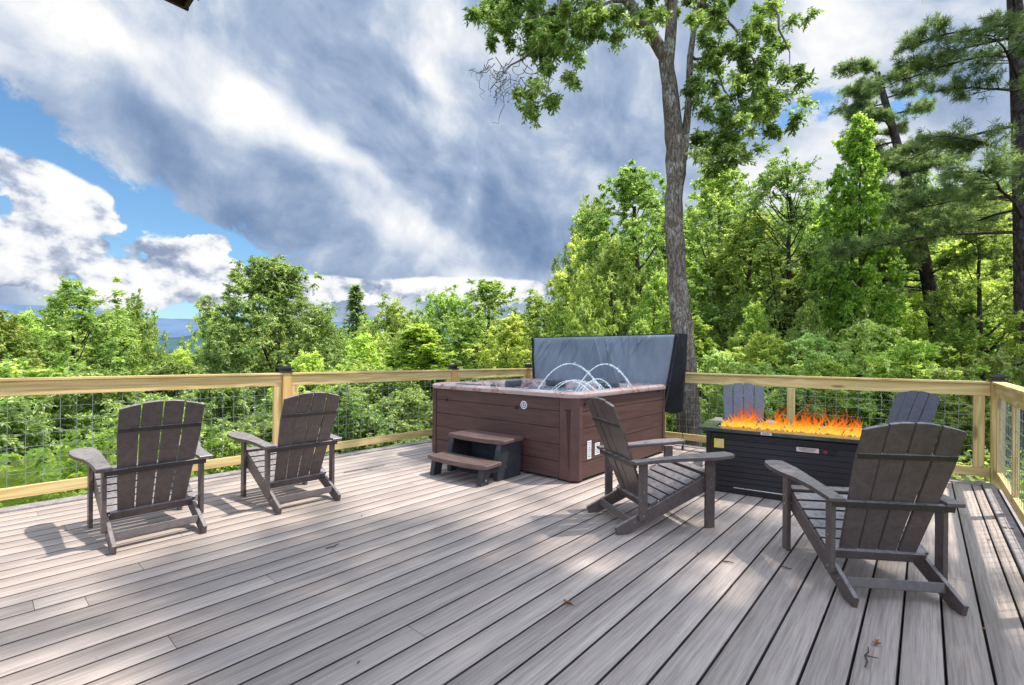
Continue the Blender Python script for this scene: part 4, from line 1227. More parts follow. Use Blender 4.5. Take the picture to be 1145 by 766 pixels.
# conifer tip far off
def make_conifer(seed, H, Rr, n=52, tuft=14):
    rng = np.random.default_rng(seed); P, D, N, L, A = [], [], [], [], []; paths = [(np.array([[0, 0, z] for z in np.linspace(-.5, H, 10)]), np.linspace(.16, .02, 10))]
    for k in range(n * 5):
        t = rng.uniform(.12, 1) ; z = H * t; ln = Rr * (1.04 - t) * rng.uniform(.75, 1.1); az = rng.uniform(0, 2 * PI)
        d = np.array([math.cos(az), math.sin(az), -.15])
        m = max(3, int(ln / .16))
        for i in range(m):
            p = np.array([0, 0, z]) + d * ln * (i + .5) / m
            for j in range(7):
                P.append(p); dd = d + rng.normal(0, .55, 3); D.append(dd); N.append([0, 0, 1.]); L.append(rng.uniform(.16, .3)); A.append(np.clip(.3 + .5 * i / m + rng.normal(0, .15), 0, 1))
    P, D, N, L, A = map(np.array, (P, D, N, L, A)); N = N + rng.normal(0, .4, N.shape)
    V, F, AA = leaf_arrays(P, D, N, L, L * .28, A, .1)
    V2, F2 = tubes_arrays(paths, 6)
    return dict(crown=arr_mesh('crown', V, F, {'var': AA}, M['needle']), trunk=arr_mesh('trunk', V2, F2, None, M['bark_pine'], True), H=H, R=Rr)
T['conifer'] = make_conifer(3, 9, 2.0)
for (x, Z, yt, w, lab) in ((398, 32, 322, 62, 'small dark conifer tip between the big round tree and the central trees'), (1028, 30, 150, 40, 'dark conifer far behind the leaning pine'), (790, 24, 150, 34, 'dark conifer behind the trees right of the oak')):
    tree_px('conifer', x, Z, yt, w, lab, name='conifer_tree', seed=90)

# ------------------------------------------------------------------ pines
def make_pine(seed, trunk_pts, r0, z_lo, z_hi, Lmax, nb, side_bias=None, Ltop=.4, tuft_len=.13, dens=1.0):
    """trunk_pts: list of (x,y,z) relative to the foot; returns crown and trunk meshes"""
    rng = np.random.default_rng(seed); tp = np.array(trunk_pts, float); zs = tp[:, 2]
    n = 22; z = np.linspace(zs[0], zs[-1], n); pts = np.stack([np.interp(z, zs, tp[:, 0]), np.interp(z, zs, tp[:, 1]), z], 1)
    paths = [(pts, r0 * np.linspace(1, .3, n))]
    P, D, A = [], [], []
    for k in range(nb):
        zz = z_lo + (z_hi - z_lo) * ((k + rng.uniform(0, 1)) / nb); f = (zz - z_lo) / (z_hi - z_lo)
        az = rng.uniform(0, 2 * PI)
        if side_bias is not None and rng.random() < .3: az = side_bias + rng.normal(0, .6)
        ln = (Lmax * (1 - f) + Ltop * f) * rng.uniform(.65, 1.1)
        p0 = np.array([np.interp(zz, z, pts[:, 0]), np.interp(zz, z, pts[:, 1]), zz])
        d = np.array([math.cos(az), math.sin(az), 0]); sd = np.array([-d[1], d[0], 0]); rise = rng.uniform(.02, .28)
        m = 9; s = np.linspace(0, 1, m); bend = rng.normal(0, .12)
        bp = p0 + d * (ln * s)[:, None] + sd * (ln * bend * s ** 2)[:, None]; bp[:, 2] += ln * (rise * s - .18 * s ** 2 * (1 if f < .6 else 0))
        bp += rng.normal(0, .012 * ln, bp.shape) * s[:, None]
        paths.append((bp, np.linspace(.035, .008, m) * (.5 + .5 * ln / Lmax)))
        for j in range(int(13 * dens * (.5 + ln / Lmax))):
            q = rng.uniform(.22, 1); b0 = np.array([np.interp(q, s, bp[:, i]) for i in range(3)])
            sg = rng.choice([-1, 1]); tl = ln * rng.uniform(.12, .34) * (1.15 - q * .6)
            td = norm(d * .75 + sd * sg * rng.uniform(.4, 1.1) + np.array([0, 0, rng.uniform(-.05, .28)]))
            e = b0 + td * tl; e[2] += .03
            paths.append((np.stack([b0, (b0 + e) / 2, e]), np.array([.010, .007, .004])))
            nt_ = max(3, int(tl / .085))
            for i in range(nt_):
                c = b0 + (e - b0) * (.3 + .7 * (i + 1) / nt_)
                for w in range(2):
                    P.append(c + rng.normal(0, .065, 3)); D.append(td); A.append(rng.uniform(.1, .8) + .1)
    P = np.array(P); D = np.array(D); A = np.array(A); nb_ = 26
    PP = np.repeat(P, nb_, 0) + rng.normal(0, .012, (len(P) * nb_, 3)); DD = np.repeat(D, nb_, 0) * .8 + rng.normal(0, .62, (len(P) * nb_, 3)); DD[:, 2] += .12
    L = tuft_len * rng.uniform(.7, 1.2, len(PP)); NN = rng.normal(0, 1, PP.shape); NN[:, 2] += .6
    V, F, AA = leaf_arrays(PP, DD, NN, L, np.full(len(PP), .0085), np.clip(np.repeat(A, nb_) + rng.normal(0, .1, len(PP)), 0, 1), .0)
    V2, F2 = tubes_arrays(paths, 6)
    return arr_mesh('crown', V, F, {'var': AA}, M['needle']), arr_mesh('trunk', V2, F2, None, M['bark_pine'], True)
def rel(px, py, dZ=0., Z=9.0, foot=(0, 0, 0)):
    a, b = at(px, Z + dZ); return (a - foot[0], b - foot[1], hz(py, Z + dZ) - foot[2])
def pine_tree(name, label, Z, path_px, seed, **kw):
    fx, fy = at(path_px[0][0], Z); fz = ground_z(fx, fy) - .2
    pts = [(0, 0, 0)] + [rel(x, y, 0, Z, (fx, fy, fz)) for x, y in path_px[1:]]
    kw['z_lo'] -= fz; kw['z_hi'] -= fz
    c, t = make_pine(seed, pts, **kw)
    o = empty(name, (fx, fy, fz)); link_mesh('trunk', t, o); link_mesh('crown', c, o); tag(o, label, 'tree'); return o
left_az = math.atan2(-RT[1], -RT[0])
pine_tree('pine_tree', 'big pine with dark trunk and long drooping branches at the right edge', 9.2, [(1152, 560), (1147, 380), (1143, 250), (1137, 100), (1131, 0), (1122, -170), (1115, -380)], 5, r0=.20, z_lo=3.3, z_hi=14.0, Lmax=3.1, nb=48, side_bias=left_az, Ltop=.8, dens=1.1)
pine_tree('pine_tree', 'leaning pine with thick crooked trunk between the slender bright tree and the big pine', 12.5, [(1062, 470), (1052, 385), (1033, 290), (1012, 195), (990, 120), (978, 78)], 6, r0=.25, z_lo=3.0, z_hi=9.0, Lmax=2.1, nb=44, side_bias=left_az, Ltop=.8, dens=1.1)

# ------------------------------------------------------------------ the tall oak behind the tub
def build_oak():
    Z = 7.75; rng = np.random.default_rng(12)
    fx, fy = at(772, Z); fz = ground_z(fx, fy) - .2
    def q(x, y, dz=0.): return np.array(rel(x, y, dz, Z, (fx, fy, fz)))
    def curve(pts, r, n=20, wob=.012):
        pts = np.array(pts); d = np.r_[0, np.cumsum(np.linalg.norm(np.diff(pts, axis=0), axis=1))]; s = np.linspace(0, d[-1], n)
        out = np.stack([np.interp(s, d, pts[:, i]) for i in range(3)], 1)
        k = np.array([.25, .5, .25])
        for _ in range(2): out[1:-1] = .25 * out[:-2] + .5 * out[1:-1] + .25 * out[2:]
        out[1:-1] += rng.normal(0, wob, out[1:-1].shape)
        return out, np.interp(s, d, r)
    trunk = [(0, 0, 0), q(772, 500), q(766, 400), q(759, 340), q(754, 292), q(752, 240), q(752, 209), q(756, 178), q(750, 140), q(747, 104), q(742, 66)]
    rad = [.26, .200, .176, .162, .150, .140, .136, .168, .138, .128, .115]
    paths = [curve(trunk, rad, 36, .006)]
    left = [q(744, 68), q(722, 32), q(697, 0), q(668, -45, -.2), q(630, -90, -.4), q(590, -150, -.7)]; paths.append(curve(left, [.10, .088, .08, .07, .05, .03]))
    up = [q(744, 68), q(748, 25, .05), q(751, -20, .1), q(748, -110, .2), q(735, -230, .3), q(740, -360, .1)]; paths.append(curve(up, [.10, .088, .082, .07, .05, .02]))
    sec = [q(762, 176), q(766, 140), q(767, 100), q(770, 50), q(777, 0, -.1), q(792, -80, -.2), q(815, -200, -.3)]; paths.append(curve(sec, [.075, .055, .05, .047, .045, .04, .02]))
    lim = [
      ([q(640, -80, -.4), q(625, 10, -.5), q(600, 55, -.6), q(560, 75, -.7), q(545, 100, -.7)], [.035, .026, .018, .010, .004]),
      ([q(668, -45, -.2), q(640, 20, -.3), q(615, 60, -.35), q(607, 115, -.4)], [.03, .02, .013, .005]),
      ([q(722, 32), q(690, 15, .3), q(655, 30, .5)], [.03, .018, .006]),
      ([q(777, 0, -.1), q(815, 20, -.3), q(838, 60, -.4), q(850, 100, -.4), q(878, 98, -.5)], [.03, .022, .016, .010, .004]),
      ([q(769, 60), q(795, 70, .3), q(815, 110, .4), q(830, 150, .4)], [.024, .018, .012, .004]),
      ([q(792, -80, -.2), q(840, -40, -.3), q(868, 20, -.3), q(880, 70, -.3)], [.032, .022, .014, .005]),
      ([q(766, 150), q(778, 160, .2), q(790, 185, .3)], [.016, .01, .004]),
      ([q(751, -20, .1), q(715, -50, .5), q(690, -20, .8)], [.03, .02, .008]),
      ([q(697, 0), q(660, 5, -.3), q(590, 20, -.6), q(550, 25, -.7)], [.03, .022, .012, .005]),
    ]
    for p, r in lim: paths.append(curve(p, r, 14, .02))
    # bare twigs hanging at the left tip
    bare = []
    for k in range(34):
        x0, y0 = rng.uniform(543, 604), rng.uniform(62, 96); a = q(x0, y0, -.65); s = -1 if k % 3 else 1
        x1 = x0 + s * rng.uniform(2, 22); y1 = y0 + rng.uniform(6, 40) * (.5 if k % 2 else 1)
        bare.append(curve([a, q(x0 + s * 11, y0 + 10, -.65), q(x1, y1, -.65 + rng.normal(0, .15)), q(x1 - s * rng.uniform(-4, 8), y1 + rng.uniform(4, 16), -.65)], [.006, .005, .004, .002], 9, .03))
    px = []
    def area(pts, n, jr, dz, r0, r1):
        for i in range(n):
            x, y = pts[i % len(pts)]; px.append((x + rng.normal(0, jr), y + rng.normal(0, jr * .8), rng.normal(dz, .35), rng.uniform(r0, r1)))
    area([(560, 15), (585, 20), (615, 15), (640, 12), (600, 45), (618, 68), (612, 96), (600, 118), (545, 22), (670, 12), (648, 38), (625, 35), (578, 35), (690, 35), (592, -10), (555, -10), (640, -15)], 112, 14, -.45, .08, .20)
    area([(795, 10), (822, 22), (848, 35), (864, 62), (876, 90), (858, 108), (836, 118), (816, 95), (798, 120), (790, 55), (828, 145), (808, 150), (868, 120), (806, 75), (845, 80), (780, 22), (870, 25), (850, 140), (785, 95), (792, 182), (800, 165), (760, -10), (720, -5), (700, 15)], 160, 16, -.1, .08, .20)
    C = np.array([q(x, y, dz) for x, y, dz, r in px]); cr = np.array([r for *_, r in px])
    # upper crown, out of the photograph: it throws the dappled shade
    nU = 150; U = []
    while len(U) < nU:
        p = rng.normal(0, 1, 3) * np.array([2.4, 2.4, 1.9]) + np.array([.5, -.2, 10.6 - fz]) + np.array([0, 0, 0])
        x, y, z = p[0] + fx, p[1] + fy, p[2] + fz
        Zc = FW[0] * x + FW[1] * y
        sx_, sy_ = x - z * .32, y - z * .38
        if -5.9 < sx_ < -2.7 and sy_ < 2.9: continue
        if z < 7.3 or (Zc > .1 and (z - EYE) / Zc < .80): continue
        U.append(p)
    U = np.array(U); C = np.concatenate([C, U]); cr = np.concatenate([cr, rng.uniform(.35, .7, nU)])
    hue = rng.uniform(-.15, .2, len(C))
    V, F, A = sprays(rng, C, cr, 16, 12, .074, .42, .5, .8, .25, hue)
    for p in U[::5]:
        j = p * .0 + np.array([*(q(748, -60, .1)[:2]), 0]); st = q(748, -60 - rng.uniform(0, 200), .2)
        paths.append((np.stack([st, (st + p) / 2 + np.array([0, 0, .3]), p]), np.array([.05, .03, .008])))
    V2, F2 = tubes_arrays(paths + bare, 14)
    nz_ = np.sin(V2[:, 2:3] * 9 + V2[:, :1] * 23) * np.cos(V2[:, 1:2] * 31 + V2[:, 2:3] * 5) * .009 * (np.abs(V2[:, :1]) < 1.2); V2 = V2 + nz_ * np.array([[1, 1, 0]])
    o = empty('oak_tree', (fx, fy, fz)); tag(o, 'tall bare-trunked oak forking high above the folded hot tub cover', 'tree')
    link_mesh('trunk', arr_mesh('trunk', V2, F2, None, M['bark'], True), o)
    link_mesh('crown', arr_mesh('crown', V, F, {'var': A}, M['leaf_oak']), o)
build_oak()

# a tree standing right of the deck, outside the frame, whose high boughs shade the boards
def ground_pt(x, y):
    X = (x - 572.5) / FPX; Y = -(y - CY) / FPX
    d = (FW[0] + RT[0] * X, FW[1] + RT[1] * X, Y); t = -EYE / d[2]
    return np.array([d[0] * t, d[1] * t, 0])
SUN = np.array([.32, .38, 1.0]); SUN /= np.linalg.norm(SUN)
def shade_tree():
    rng = np.random.default_rng(9); fx, fy = 4.6, 5.2; fz = ground_z(fx, fy)
    C = []; cr = []
    # boughs reach over the boards; the shaded patches of the deck lie below them along the sun's direction
    patch = [(200, 650, .5), (330, 650, .6), (420, 625, .5), (400, 720, .6), (500, 700, .6), (500, 750, .6), (600, 680, .5), (330, 740, .45), (660, 720, .5), (300, 625, .55), (380, 600, .5), (250, 645, .45), (460, 600, .5), (430, 650, .6), (360, 680, .5), (520, 660, .5), (560, 720, .5), (470, 720, .5), (640, 745, .4), (700, 700, .45), (760, 650, .5), (720, 620, .4),
             (850, 600, .5), (880, 660, .5), (930, 620, .5), (1000, 600, .45), (820, 700, .35), (900, 740, .35), (960, 700, .35), (1010, 650, .35), (1060, 620, .4), (840, 560, .5), (620, 690, .4), (560, 610, .3), (790, 610, .4), (940, 560, .5), (1080, 720, .35), (1000, 740, .3), (300, 720, .3)]
    for x, y, r in patch:
        g = ground_pt(x, y)
        for k in range(4):
            z = rng.uniform(8.5, 12.5); C.append(g + SUN / SUN[2] * z + rng.normal(0, .28, 3)); cr.append(r * rng.uniform(.7, 1.1))
    C = np.array(C) - np.array([fx, fy, fz]); cr = np.array(cr)
    V, F, A = sprays(rng, C, cr, 8, 8, .13, .5, .6, .6, .2, rng.uniform(-.1, .2, len(C)))
    H = 12 - fz; z = np.linspace(-.3, H * .9, 14); tp = np.stack([-.12 * z ** 1.1, .02 * z, z], 1); paths = [(tp, np.linspace(.26, .08, 14))]
    for c in C[::3]:
        z0 = np.clip(c[2] - 2.5 + rng.uniform(-1.5, .5), 3, H * .88); p0 = np.array([np.interp(z0, z, tp[:, 0]), np.interp(z0, z, tp[:, 1]), z0]); mid = (p0 + c) / 2 + np.array([0, 0, .8]); s = np.linspace(0, 1, 8)[:, None]
        paths.append(((1 - s) ** 2 * p0 + 2 * s * (1 - s) * mid + s ** 2 * c, np.linspace(.05, .008, 8)))
    V2, F2 = tubes_arrays(paths, 7)
    o = empty('oak_tree', (fx, fy, fz)); tag(o, 'spreading oak standing right of the deck whose high boughs shade the boards', 'tree')
    link_mesh('trunk', arr_mesh('trunk', V2, F2, None, M['bark'], True), o); link_mesh('crown', arr_mesh('crown', V, F, {'var': A}, M['leaf_mid']), o)
shade_tree()

# the wooded land beyond, one mass
def far_forest():
    rng = np.random.default_rng(44); n = 1400
    Zd = 50 * (1 + rng.uniform(0, 1, n) ** 1.6 * 7); a = rng.uniform(-1.05, 1.05, n)
    x = FW[0] * Zd * np.cos(a) + RT[0] * Zd * np.sin(a); y = FW[1] * Zd * np.cos(a) + RT[1] * Zd * np.sin(a)
    right = np.clip((a - .05) / .25, 0, 1)
    gz = np.array([ground_z(p, q_) for p, q_ in zip(x, y)]); top = gz + rng.uniform(9, 15, n) + right * 6
    lim = EYE + Zd * np.where(a < .02, .035 - .02, .30); top = np.minimum(top, lim)
    m = 280
    d = norm(rng.normal(size=(n, m, 3))); d[..., 2] = np.abs(d[..., 2]); Rr = rng.uniform(3, 5.5, n)
    c = np.stack([x, y, top - Rr], 1)
    P = c[:, None, :] + d * Rr[:, None, None] * rng.uniform(.75, 1.05, (n, m, 1)); P[..., 2] -= (rng.uniform(0, 1, (n, m)) ** 2) * 6
    P = P.reshape(-1, 3); N = (d + rng.normal(0, .4, d.shape)).reshape(-1, 3); D = rng.normal(size=P.shape)
    L = rng.uniform(.35, .8, len(P)) * np.repeat((Zd / 90) ** .8, m)
    var = np.clip(np.repeat(rng.uniform(.1, .6, n), m) + rng.uniform(-.1, .35, len(P)), 0, 1)
    V, F, A = leaf_arrays(P, D, N, L, L * .8, var, .15)
    o = link_mesh('distant_forest', arr_mesh('distant_forest', V, F, {'var': A}, M['leaf_mid'])); tag(o, 'unbroken deciduous forest covering the land beyond the nearer trees', 'forest', kind='stuff')
far_forest()

# undergrowth carpet near the deck
def undergrowth():
    rng = np.random.default_rng(6); n = 26000
    x = rng.uniform(-16, 6, n); y = rng.uniform(-5, 16, n)
    keep = ~((x > -6.0) & (x < .95) & (y < 7.15)); x, y = x[keep], y[keep]
    near = (x > -2.2) & (y < 8.2) & (x < 1.5); keep = ~(near & (rng.uniform(0, 1, len(x)) < .75)); x, y = x[keep], y[keep]
    z = np.array([ground_z(a, b) for a, b in zip(x, y)]) + rng.uniform(.02, .45, len(x)) ** 1.3
    P = np.stack([x, y, z], 1); D = rng.normal(size=P.shape); D[:, 2] = .2; N = rng.normal(0, .4, P.shape); N[:, 2] += 1
    P = np.repeat(P, 3, 0) + rng.normal(0, .07, (len(P) * 3, 3)); D = np.repeat(D, 3, 0) + rng.normal(0, .8, P.shape); N = np.repeat(N, 3, 0) + rng.normal(0, .3, P.shape)
    L = rng.uniform(.06, .14, len(P)); V, F, A = leaf_arrays(P, D, N, L, L * .6, rng.uniform(.1, 1, len(P)), .2)
    tag(link_mesh('undergrowth', arr_mesh('undergrowth', V, F, {'var': A}, M['leaf_yellow'])), 'low leafy ground cover on the forest floor around the deck', 'ground cover', kind='stuff')
undergrowth()

# ------------------------------------------------------------------ fallen leaves and twigs on the boards
def fallen_leaf(x, y, s, rz, label, i):
    rng = random.Random(i); V = [(0, 0, .004)]; n = 14
    for k in range(n):
        a = 2 * PI * k / n; r = s * (1.0 if k % 2 == 0 else .5) * (1.2 if k == 0 else .8) * rng.uniform(.8, 1.15)
        V.append((r * math.cos(a) * 1.3, r * math.sin(a) * .8, .005 + abs(math.sin(a * 1.5 + i)) * s * .55))
    F = [(0, 1 + k, 1 + (k + 1) % n) for k in range(n)]
    o = link_mesh('fallen_leaf', arr_mesh('fallen_leaf', np.array(V), np.array(F), None, M['dead_leaf'])); g = ground_pt(x, y)
    o.location = (g[0], g[1], 0); o.rotation_euler = (0, 0, rz); tag(o, label, 'leaf', 'fallen leaves and twigs on the deck')
for i, (x, y, s, lab) in enumerate(((637, 675, .028, 'curled red-brown leaf lying alone in the middle of the boards'), (983, 718, .026, 'dry tan leaf on the boards below the nearest chair\'s rear feet'),
    (1044, 567, .032, 'rust-coloured leaf on the boards right of the nearest chair\'s armrest'), (1108, 600, .014, 'tiny red leaf fragment on the boards by the right railing'), (404, 744, .012, 'tiny dark leaf crumb near the front edge of the boards'),
    (1128, 588, .03, 'pale dry leaf against the right railing'), (782, 618, .012, 'dark speck of leaf between the side-on chair and the nearest chair'), (406, 579, .012, 'dark leaf crumb on the sunny boards left of the middle'), (1103, 700, .012, 'leaf crumb in the board joint at lower right'))):
    fallen_leaf(x, y, s, i * 1.3, lab, i)
def twig(x0, y0, x1, y1, lab, i):
    a, b = ground_pt(x0, y0), ground_pt(x1, y1); rng = random.Random(i); L = Vector(b - a)
    m = MB(); pts = [Vector((0, 0, .006)) + L * t + Vector((rng.uniform(-.006, .006), rng.uniform(-.006, .006), rng.uniform(0, .006))) for t in (0, .25, .5, .75, 1)]
    m.tube(pts, [.0035, .004, .0035, .003, .002], 6); p = pts[2]; m.tube([p, p + Vector((L.y, -L.x, 0)) * .25 + Vector((0, 0, .008))], [.0028, .0015], 5)
    o = m.build('fallen_twig', M['twig']); o.location = (a[0], a[1], 0); tag(o, lab, 'twig', 'fallen leaves and twigs on the deck')
twig(366, 617, 382, 611, 'crooked dark twig on the boards below the second chair', 1)
twig(874, 632, 888, 635, 'short dark twig left of the nearest chair\'s front leg', 2)
twig(809, 626, 822, 629, 'short twig between the side-on chair and the nearest chair', 3)
twig(386, 531, 432, 522, 'long thin twig near the valley railing between the second chair and the tub', 4)
twig(970, 745, 974, 722, 'thin reddish twig standing in the boards\' grain below the nearest chair', 5)

# ================================================================== SKY AND SUN
SUN_EL = math.asin(SUN[2]); SUN_AZ = math.atan2(SUN[0], SUN[1])   # clockwise from +Y
def build_world():
    w = bpy.data.worlds.new('World'); scene.world = w; w.use_nodes = True; w.node_tree.nodes.clear()
    nt = NT(w.node_tree); out = nt.add('ShaderNodeOutputWorld'); bg = nt.add('ShaderNodeBackground')
    sky = nt.add('ShaderNodeTexSky', sky_type='NISHITA', sun_disc=False); sky.sun_elevation = SUN_EL; sky.sun_rotation = SUN_AZ; sky.altitude = 600; sky.air_density = 1.2; sky.dust_density = .6; sky.ozone_density = 2
    skyc = nt.v('MULTIPLY', nt.v('SCALE', sky.outputs[0], .15), (.72, .98, 1.12))
    d = nt.v('NORMALIZE', nt.add('ShaderNodeTexCoord').outputs['Generated'])
    fx = nt.dot(d, (FW[0], FW[1], 0.)); rx = nt.dot(d, (RT[0], RT[1], 0.)); dz = nt.sep(d)[2]
    az = nt.m('ARCTAN2', rx, fx); el = nt.m('ARCSINE', dz)
    warp = nt.noise(d, 2.6, 3, .5, out=1); ws = nt.sep(warp)
    azw = nt.m('ADD', az, nt.m('MULTIPLY', nt.m('SUBTRACT', ws[0], .5), .22)); elw = nt.m('ADD', el, nt.m('MULTIPLY', nt.m('SUBTRACT', ws[1], .5), .16))
    def ang(x, y):
        a = math.atan((x - 572.5) / FPX); return a, math.atan((CY - y) / FPX * math.cos(a))
    def blob(x, y, ra, re, rot=0., soft=(0.2, 1.0), w=None):
        a, e = ang(x, y); A = azw if w is None else w[0]; E_ = elw if w is None else w[1]
        da = nt.m('SUBTRACT', A, a); de = nt.m('SUBTRACT', E_, e); c, s = math.cos(rot), math.sin(rot)
        p = nt.m('ADD', nt.m('MULTIPLY', da, c / ra), nt.m('MULTIPLY', de, s / ra)); q_ = nt.m('ADD', nt.m('MULTIPLY', da, -s / re), nt.m('MULTIPLY', de, c / re))
        r = nt.m('SQRT', nt.m('ADD', nt.m('MULTIPLY', p, p), nt.m('MULTIPLY', q_, q_)))
        return nt.sm(r, soft[0], soft[1], 1., 0.)
    def mxx(lst):
        o = lst[0]
        for b in lst[1:]: o = nt.m('MAXIMUM', o, b)
        return o
    def acc(lst):
        o = lst[0]
        for b in lst[1:]: o = nt.m('ADD', o, b)
        return o
    # streaky sheet cloud
    c, s = math.cos(R(-27)), math.sin(R(-27))
    pa = nt.m('ADD', nt.m('MULTIPLY', azw, c), nt.m('MULTIPLY', elw, s)); pe = nt.m('ADD', nt.m('MULTIPLY', azw, -s), nt.m('MULTIPLY', elw, c))
    p = nt.comb(nt.m('MULTIPLY', pa, 1.0), nt.m('MULTIPLY', pe, 1.35), 3.7)
    n1 = nt.noise(p, 2.7, 6, .5); n1b = nt.noise(nt.v('ADD', p, (.03, .065, 0.)), 2.7, 6, .5)
    n2 = nt.noise(nt.v('MULTIPLY', p, (1.25, .9, 1.)), 7.5, 9, .58)
    rel_ = nt.m('MULTIPLY', nt.m('SUBTRACT', n1, n1b), 2.0)
    bri = nt.m('ADD', nt.m('MULTIPLY', nt.m('SUBTRACT', n1, .5), .8), nt.m('MULTIPLY', nt.m('SUBTRACT', n2, .5), .62)); n3 = nt.noise(nt.v('MULTIPLY', p, (1.1, .9, 1.)), 17., 8, .7); bri = nt.m('ADD', nt.m('ADD', bri, nt.m('MULTIPLY', nt.m('SUBTRACT', n3, .5), .34)), nt.m('ADD', rel_, .44))
    def S(b, k): return nt.m('MULTIPLY', b, k)
    bright = [S(blob(190, 92, .27, .05, R(-24)), .32), S(blob(300, 138, .12, .05, R(-28)), .36), S(blob(370, 186, .11, .035, R(-26)), .34), S(blob(492, 82, .10, .17, R(0), (0, 1)), .40), S(blob(10, 70, .20, .17, 0, (0, 1)), .26),
              S(blob(935, 20, .22, .15, 0, (0, 1)), .42), S(blob(890, 175, .20, .12, 0, (0, 1)), .42), S(blob(440, 262, .25, .08, R(-14), (0, 1)), .20), S(blob(330, 300, .30, .06, 0, (0, 1)), .22), S(blob(575, 315, .22, .045, 0, (0, 1)), .26), S(blob(1050, 250, .25, .3, 0, (0, 1)), .3), S(blob(60, 165, .16, .03, R(-14)), .25)]
    dark = [S(blob(600, 190, .24, .17, R(-20), (0, 1)), -.11), S(blob(540, 262, .30, .07, R(-14), (0, 1)), -.13), S(blob(400, 90, .24, .10, R(-28), (0, 1)), -.14), S(blob(600, 30, .12, .14, 0, (0, 1)), -.10), S(blob(130, 130, .16, .06, R(-20), (0, 1)), -.16), S(blob(270, 220, .22, .05, R(-24), (0, 1)), -.14), S(blob(640, 290, .14, .06, 0, (0, 1)), -.16)]
    bri = nt.m('ADD', bri, acc(bright + dark))
    bri = nt.m('ADD', nt.m('MULTIPLY', nt.m('SUBTRACT', bri, .5), 1.0), .545)
    sheet = nt.ramp(bri, [(.0, (.16, .25, .43)), (.25, (.26, .36, .55)), (.5, (.42, .52, .69)), (.75, (.73, .785, .88)), (1., (1., 1., 1.))])
    # blue openings
    hole = acc([blob(95, 222, .42, .14, R(-22), (.1, 1.15)), S(blob(232, 262, .13, .05, R(-22)), .9), S(blob(165, 300, .20, .06, 0), .75), S(blob(868, 128, .09, .05, R(30)), .5), S(blob(1015, 110, .10, .05, 0), .5), S(blob(915, 110, .08, .05, R(20)), .5), S(blob(35, 150, .07, .025, R(-20)), .6), S(blob(190, 342, .2, .03, 0), .5)])
    edge = nt.m('ADD', nt.m('SUBTRACT', 1., hole), nt.m('ADD', nt.m('MULTIPLY', nt.m('SUBTRACT', n2, .5), 1.9), nt.m('MULTIPLY', nt.m('SUBTRACT', n3, .5), 1.1)))
    cover = nt.sm(edge, .28, .62)
    # puffy cumulus low at the left
    pc = nt.comb(nt.m('MULTIPLY', az, 1.0), nt.m('MULTIPLY', el, 1.25), 8.1)
    c1 = nt.noise(pc, 9.5, 9, .55); c1b = nt.noise(nt.v('ADD', pc, (.008, .024, 0.)), 9.5, 7, .53)
    w2 = (nt.m('ADD', az, nt.m('MULTIPLY', nt.m('SUBTRACT', ws[2], .5), .12)), nt.m('ADD', el, nt.m('MULTIPLY', nt.m('SUBTRACT', c1, .5), .12)))
    cum = mxx([blob(45, 225, .13, .065, R(-15), (.15, 1.35), w2), blob(20, 290, .28, .075, R(0), (.15, 1.35), w2), blob(210, 300, .17, .045, R(-8), (.15, 1.35), w2), blob(120, 315, .34, .055, 0, (.15, 1.35), w2), blob(225, 275, .07, .03, 0, (.4, 1.1), w2), blob(330, 322, .30, .035, 0, (.15, 1.35), w2), blob(530, 322, .25, .03, 0, (.15, 1.35), w2)])
    cm = nt.m('MULTIPLY', nt.sm(nt.m('ADD', cum, nt.m('MULTIPLY', nt.m('SUBTRACT', c1, .5), 3.2)), .42, .58), nt.sm(cum, .02, .15))
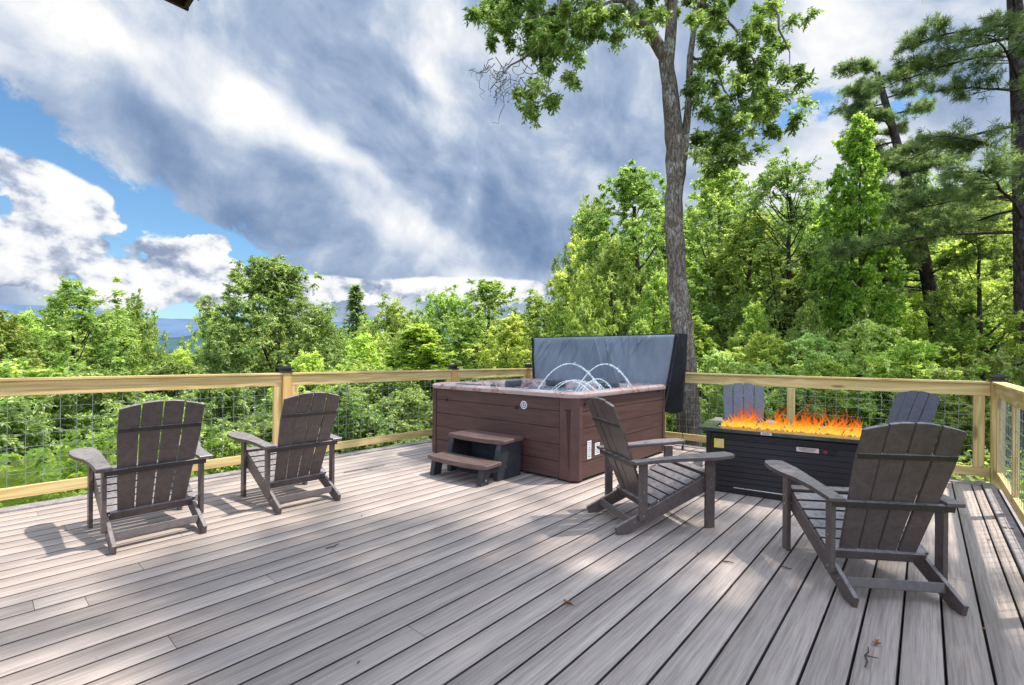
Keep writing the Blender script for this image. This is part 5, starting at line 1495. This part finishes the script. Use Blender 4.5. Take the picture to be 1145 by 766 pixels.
    cb = nt.m('ADD', nt.m('ADD', .64, nt.m('MULTIPLY', nt.m('SUBTRACT', c1, c1b), 4.6)), nt.m('MULTIPLY', nt.m('SUBTRACT', c1, .5), 1.2))
    cumc = nt.ramp(cb, [(.1, (.30, .37, .52)), (.42, (.56, .62, .74)), (.66, (.88, .90, .94)), (.9, (1., 1., 1.))])
    colr = nt.mix(cover, skyc, sheet); colr = nt.mix(cm, colr, cumc)
    haze = nt.sm(el, .12, -.02); colr = nt.mix(nt.m('MULTIPLY', haze, .35), colr, (.62, .72, .84))
    below = nt.sm(el, -.03, -.1); colr = nt.mix(below, colr, (.09, .13, .07))
    # brightness added to the unseen sky sunward, overhead and behind the viewer, filling shadows
    sd = nt.dot(d, tuple(SUN)); glow = nt.m('MULTIPLY', nt.sm(sd, .80, 1.), 3.0)
    high = nt.m('MULTIPLY', nt.sm(el, .70, 1.05), 1.35); behind = nt.m('MULTIPLY', nt.m('MULTIPLY', nt.sm(fx, .2, -.5), nt.sm(el, -.02, .1)), 2.4)
    colr = nt.v('SCALE', colr, nt.m('ADD', 1., nt.m('MAXIMUM', nt.m('MAXIMUM', nt.m('MULTIPLY', glow, nt.sm(el, .66, .9)), high), behind)))
    nt.link(colr, bg.inputs[0]); bg.inputs[1].default_value = 1.0
    nt.link(bg.outputs[0], out.inputs[0])
    w.cycles.sampling_method = 'MANUAL'; w.cycles.sample_map_resolution = 512
build_world()
sl = bpy.data.lights.new('sun', 'SUN'); sl.energy = 5.8; sl.angle = R(1.1); sl.color = (1., .955, .88)
so = bpy.data.objects.new('sun', sl); COL.objects.link(so)
so.rotation_euler = Vector(-SUN).to_track_quat('-Z', 'Y').to_euler()
scene.view_settings.view_transform = 'Standard'; scene.view_settings.look = 'None'; scene.view_settings.exposure = 0
scene.render.engine = 'CYCLES'
cy = scene.cycles; cy.max_bounces = 8; cy.diffuse_bounces = 3; cy.glossy_bounces = 3; cy.transmission_bounces = 5; cy.transparent_max_bounces = 10; cy.caustics_reflective = False; cy.caustics_refractive = False; cy.sample_clamp_indirect = 6
